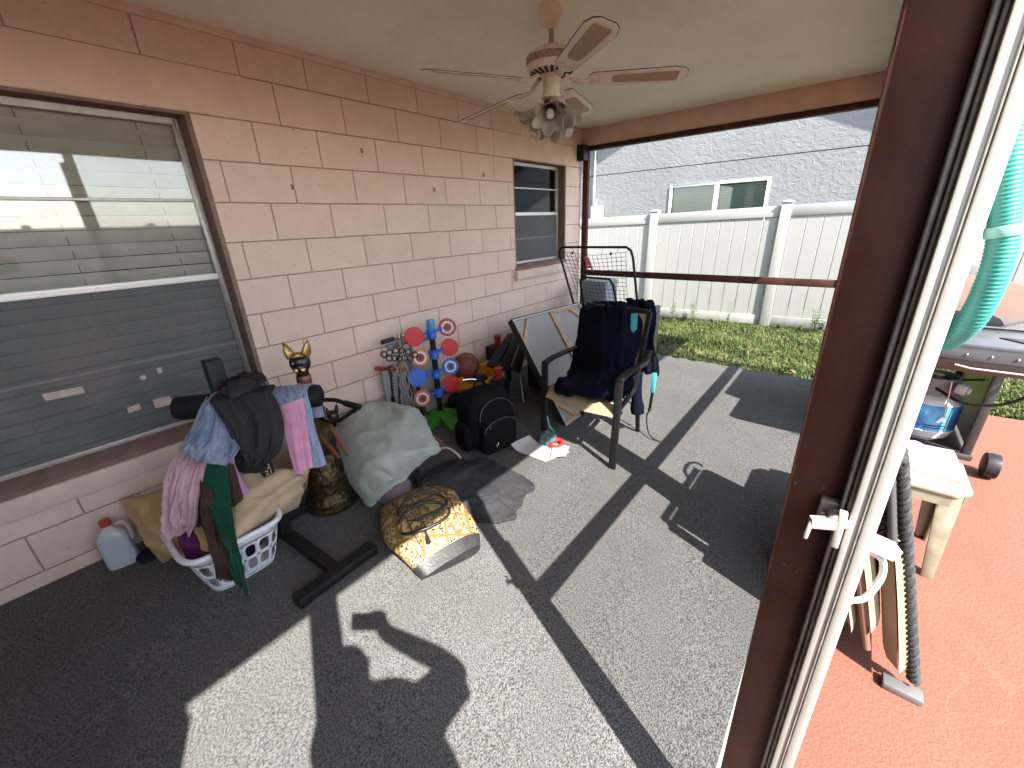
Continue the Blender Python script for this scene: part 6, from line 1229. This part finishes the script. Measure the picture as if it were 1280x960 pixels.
P = np.array([[ln_(t, y, -.012+.02*math.sin(3.1*t)) for y in np.linspace(.52, 1.11, 8)] for t in np.linspace(.35, .985, 12)]); g = MB(); g.sheet(P, .006); obj('sling', g, mat('shadow_fill_charcoal', (.03, .03, .032), .8), lg)  # sheet added behind the cushions so the lounger casts a solid shadow
g = MB(); g.cyl(ln_(.5, .46, -.035), ln_(.98, .46, -.025), .012, 12); obj('tube_leg', g, mat('charcoal_tube', (.05, .05, .052), .5), lg)
for k, (t0_, t1_, off, th) in enumerate(((.05, .66, -.04, .075), (.20, .64, -.115, .055), (.16, .60, -.165, .03))):
    n_ = 16; P = np.zeros((n_, 22, 3)); Q = np.zeros((n_, 22, 3))
    for i in range(n_):
        for j in range(22):
            t = t0_+(t1_-t0_)*i/(n_-1); y = .44+.64*j/21; e = min(1, (1-abs(2*i/(n_-1)-1))*5)**.5*min(1, (1-abs(2*j/21-1))*9)**.5; c_ = ln_(t, y, off+.01*math.sin(3*t+k)); P[i, j] = c_+V3((th*.5*e, 0, .1*th)); Q[i, j] = c_-V3((th*.5*e, 0, .1*th))
    g = MB(); g.grid(P); g.grid(Q[::-1]); obj('cushion', g, crm, lg, ang=70)
g = MB(); g.tube([ln_(.10, .455, -.12), ln_(.58, .455, -.125)], .012, 10); obj('wood_rail', g, mat('dark_teak', (.14, .07, .045), .5), lg)
for y in (.42, 1.09): g = MB(); g.span((3.085, y, Z0), (3.19, y+.05, Z0+.028)); obj('foot', g, mat('grey_foot', (.09, .085, .085), .5), lg, bevel=.006)
g = MB(); g.tube([ln_(1.0, 1.05)+V3((.02*math.sin(t)*0, .10*math.cos(t), .07+.07*math.sin(t))) for t in np.linspace(-.4, 3.5, 20)], .010, 8); obj('loop_handle', g, rope, lg)

# ================================================================== WEEDS along the fence
wm = m_grass('weed_leaf', (.025, .05, .012), (.055, .095, .028), (.11, .14, .05))
def weed(x, y, h, n, label, kind, seed, lw=.034):
    r = np.random.default_rng(seed); z0 = float(ground_z(x, y)); t = thing('weed', (x, y, z0), label, 'plant', 'weeds along the white fence'); g = MB(); gs = MB()
    for k in range(n):
        a = r.uniform(0, 6.28); le = r.uniform(.15, .6); hh = h*r.uniform(.55, 1); top = V3((x+math.cos(a)*le*hh*.55, y-abs(math.sin(a))*le*hh*.3, z0+hh)); base = V3((x+r.uniform(-.03, .03), y, z0-.01)); md = (base+top)/2+V3((0, 0, .06*hh)); pts = smooth_path([base, md, top], 4); gs.tube(pts, .0022, 5)
        for q in range(3, 9):
            p_ = base+(top-base)*q/8+V3((0, 0, .02)); b_ = r.uniform(0, 6.28); L_ = h*r.uniform(.16, .30)*(1.15-q/12); d = V3((math.cos(b_), math.sin(b_)*.7, r.uniform(.1, .7))); d = unit(d); s_ = unit(np.cross(d, (0, 0, 1)))*lw*r.uniform(.5, 1)*(1 if kind else .55)
            g.add([p_, p_+d*L_*.45+s_, p_+d*L_-V3((0, 0, .01)), p_+d*L_*.45-s_], [(0, 1, 2, 3)])
    obj('leaf', g, wm, t, smooth=False); obj('stem', gs, wm, t)
for i, (px, py, h, n, kind, lb) in enumerate(((842, 398, .36, 4, 0, 'tall thin weed at the fence foot nearest the folded tabletop'), (856, 401, .20, 7, 1, 'low leafy weed between the two tall thin weeds'), (868, 402, .38, 4, 0, 'tall thin weed beside the low leafy clump'), (889, 405, .13, 5, 0, 'small sparse weed at the foot of the middle fence panel'), (909, 406, .26, 4, 0, 'lone feathery weed midway along the middle fence panel'), (973, 410, .13, 7, 1, 'low leafy weed at the foot of the right fence post'), (1000, 412, .12, 6, 1, 'low weed right of the fence post'), (1016, 410, .38, 6, 0, 'tall feathery weed by the brown foreground post'), (1026, 410, .28, 7, 1, 'bushy weed half hidden behind the brown foreground post'))):
    p = at(px, py, 1, 5.90); weed(p[0], 5.86, h, n, lb, kind, 50+i)
# dry leaves scattered over the lawn edge
r = np.random.default_rng(91); g = MB()
for k in range(170):
    x, y = r.uniform(.2, 2.7), 3.55+2.35*r.random()**1.3
    if k > 120: x, y = r.uniform(3.5, 5.5), r.uniform(3.6, 5.6)
    z = .008 if y < 3.62 else float(ground_z(x, y))+r.uniform(.035, .07); a = r.uniform(0, 6.28); d = V3((math.cos(a), math.sin(a), r.uniform(-.3, .3)))*r.uniform(.014, .03); s_ = V3((-math.sin(a), math.cos(a), r.uniform(-.3, .3)))*r.uniform(.006, .012); c = V3((x, y, z)); g.add([c-d, c+s_+V3((0, 0, .004)), c+d, c-s_], [(0, 1, 2, 3)])
tag(obj('fallen_leaves', g, mat('dry_leaf', (.16, .085, .035), .8, var=.5, vscale=9), smooth=False), 'small dry brown leaves scattered over the lawn and its edge', 'leaves', kind='stuff')
# twigs on the carpet
for i, (px, py, a) in enumerate(((633, 722, .6), (906, 474, 1.2))):
    c = fl(px, py, .006); g = MB(); g.tube([c+V3((-.014, 0, 0)), c+V3((0, .006*a, .007)), c+V3((.016, -.004, 0))], .0022, 5); tag(obj('twig', g, M['brown_paint']), ['tiny dark twig on the sunlit carpet near the tote bag', 'tiny dark twig on the carpet edge of the far rail shadow'][i], 'twig')

# ================================================================== THE PHOTOGRAPHER, standing in the doorway behind the lens
def skin_body(name, joints, edges, rad, m, parent=None, sub=2):
    me = bpy.data.meshes.new(name); me.from_pydata([tuple(map(float, j)) for j in joints], edges, []); me.materials.append(m); o = bpy.data.objects.new(name, me); COL.objects.link(o)
    if parent is not None: o.parent = parent
    md = o.modifiers.new('skin', 'SKIN'); md.use_smooth_shade = True
    for v, r in zip(me.skin_vertices[0].data, rad): v.radius = (r, r) if not hasattr(r, '__len__') else r
    me.skin_vertices[0].data[0].use_root = True; s_ = o.modifiers.new('sub', 'SUBSURF'); s_.levels = sub; s_.render_levels = sub; return o
FWD = unit(V3((-.30, .95, 0))); RT_ = unit(V3((.95, .30, 0))); UPc = -CR[1]
pb = V3((3.0, -1.215, Z0)); bp = lambda f, r, z: pb+FWD*f+RT_*r+V3((0, 0, z))
sk = mat('skin', (.42, .24, .17), .55, var=.05, vscale=8); tee = m_cloth('dark_blue_tee', (.04, .05, .09)); sh_ = m_cloth('khaki_shorts', (.22, .18, .12))
sh_pt = lambda px, py, X_: (lambda q: q+SUN*((X_-q[0])/SUN[0]))(fl(px, py))
hand = CP-CR[2]*.085+CR[0]*.075-UPc*.05; elb = sh_pt(578, 838, 3.06); shr = sh_pt(532, 886, 3.05); HC = sh_pt(432, 850, 2.99)
J = [bp(0, 0, .98), bp(0, 0, 1.14), bp(0, 0, 1.32), bp(-.01, 0, 1.38), (bp(-.01, 0, 1.45)*.6+HC*.4), HC-V3((0, 0, .06)), shr, elb, hand, bp(-.02, -.19, 1.40), bp(-.02, -.27, 1.13), bp(.10, -.24, .95), bp(.13, -.23, .87),
     bp(0, .10, .93), bp(.02, .11, .52), bp(0, .115, .10), bp(.14, .13, .03), bp(0, -.10, .93), bp(.01, -.11, .52), bp(-.01, -.115, .10), bp(.13, -.13, .03), hand-UPc*.0+CR[2]*.0+UPc*.055]
Ed = [(0, 1), (1, 2), (2, 3), (3, 4), (4, 5), (3, 6), (6, 7), (7, 8), (3, 9), (9, 10), (10, 11), (11, 12), (0, 13), (13, 14), (14, 15), (15, 16), (0, 17), (17, 18), (18, 19), (19, 20), (8, 21)]
Rd = [.155, .14, .155, .095, .055, .055, .07, .050, .034, .068, .045, .032, .035, .10, .062, .042, .034, .10, .062, .042, .034, .03]
per = skin_body('person', J, Ed, Rd, sk); tag(per, 'person in the doorway holding up a phone, whose shadow falls on the carpet', 'person')
g = MB(); hc = HC; RH = np.stack([FWD, RT_, V3((0, 0, 1))], 1)@np.diag([1, -1, 1]); g.ell(hc, (.095, .076, .122), RH, 24, 16); g.ell(hc+FWD*.03-V3((0, 0, .07)), (.06, .052, .06), RH); g.ell(hc+FWD*.095-V3((0, 0, .02)), (.018, .014, .024), RH)
for s in (-1, 1): g.ell(hc+RT_*.076*s-V3((0, 0, .01)), (.02, .01, .03), RH)
obj('head', g, sk, per); 
g = MB(); g.ell(hc+V3((0, 0, .03))-FWD*.02, (.098, .082, .10), RH, 24, 16); obj('hair', g, mat('dark_hair', (.02, .013, .009), .7, bump=.5, bscale=90), per)
g = MB()
for s in (-1, 1): g.ell(hc+FWD*.082+RT_*.031*s+V3((0, 0, .005)), (.012, .013, .008), RH, 10, 8)
obj('eye', g, mat('eye', (.10, .07, .05), .2), per); g = MB(); g.ell(hc+FWD*.083-V3((0, 0, .075)), (.012, .024, .007), RH, 10, 8); obj('mouth', g, mat('lips', (.30, .10, .09), .5), per)
g = MB(); P = []
for z, a, b_ in ((.90, .135, .22), (1.0, .135, .215), (1.14, .13, .205), (1.24, .125, .205), (1.31, .11, .19), (1.37, .085, .14), (1.43, .06, .07)): P.append([bp(a*math.cos(t)+.0, b_*math.sin(t), z) for t in np.linspace(0, 6.283, 36, endpoint=False)])
g.grid(np.array(P), closed_v=True); 
for s, e in ((1, elb), (-1, bp(-.02, -.27, 1.17))):
    a = shr if s > 0 else bp(-.015, -.185, 1.40); g.tube([bp(-.01, .08*s, 1.36), a, a+(e-a)*.4, a+(e-a)*.85], [.095, .082, .072, .066], 18, caps=False)
obj('shirt', g, tee, per, ang=80)
g = MB(); P = []
for z, a, b_ in ((.97, .128, .178), (.92, .13, .18), (.86, .13, .185)): P.append([bp(a*math.cos(t), b_*math.sin(t), z) for t in np.linspace(0, 6.283, 36, endpoint=False)])
g.grid(np.array(P), closed_v=True)
for s in (-1, 1): g.tube([bp(0, .09*s, .90), bp(.01, .10*s, .75), bp(.02, .11*s, .56)], [.112, .10, .094], 18, caps=False)
obj('shorts', g, sh_, per, ang=80)
# right hand closing on the phone: four fingers and a thumb
g = MB()
for k in range(4):
    b_ = hand+UPc*(.052-.021*k); L_ = (.9, 1, .95, .78)[k]; pts = smooth_path([b_, b_+CR[2]*.035*L_-CR[0]*.004, b_+CR[2]*.052*L_-CR[0]*.030, b_+CR[2]*.048*L_-CR[0]*.055*L_], 4); g.tube(pts, np.linspace(.0098, .0075, len(pts)), 10); g.ell(pts[-1], (.0076, .0076, .0076), nu=10, nv=8)
pts = smooth_path([hand+UPc*.02-CR[0]*.01, hand+UPc*.045-CR[0]*.035+CR[2]*.018, hand+UPc*.055-CR[0]*.06+CR[2]*.024], 4); g.tube(pts, np.linspace(.012, .009, len(pts)), 10); g.ell(pts[-1], (.009, .009, .009), nu=10, nv=8); obj('finger', g, sk, per)
pc = CP-CR[2]*.026+CR[0]*.0-UPc*.045; ph_ = thing('phone', pc, 'slim dark phone held up in the doorway by the person behind the lens', 'phone')
Rp = np.stack([CR[0], UPc, -CR[2]], 1); g = MB(); g.box(pc, (.15, .073, .008), Rp); obj('case', g, M['black_plastic'], ph_, bevel=.003); g = MB(); g.box(pc-CR[2]*.0045, (.144, .067, .001), Rp); obj('display', g, mat('dark_display', (.02, .02, .022), .1), ph_)
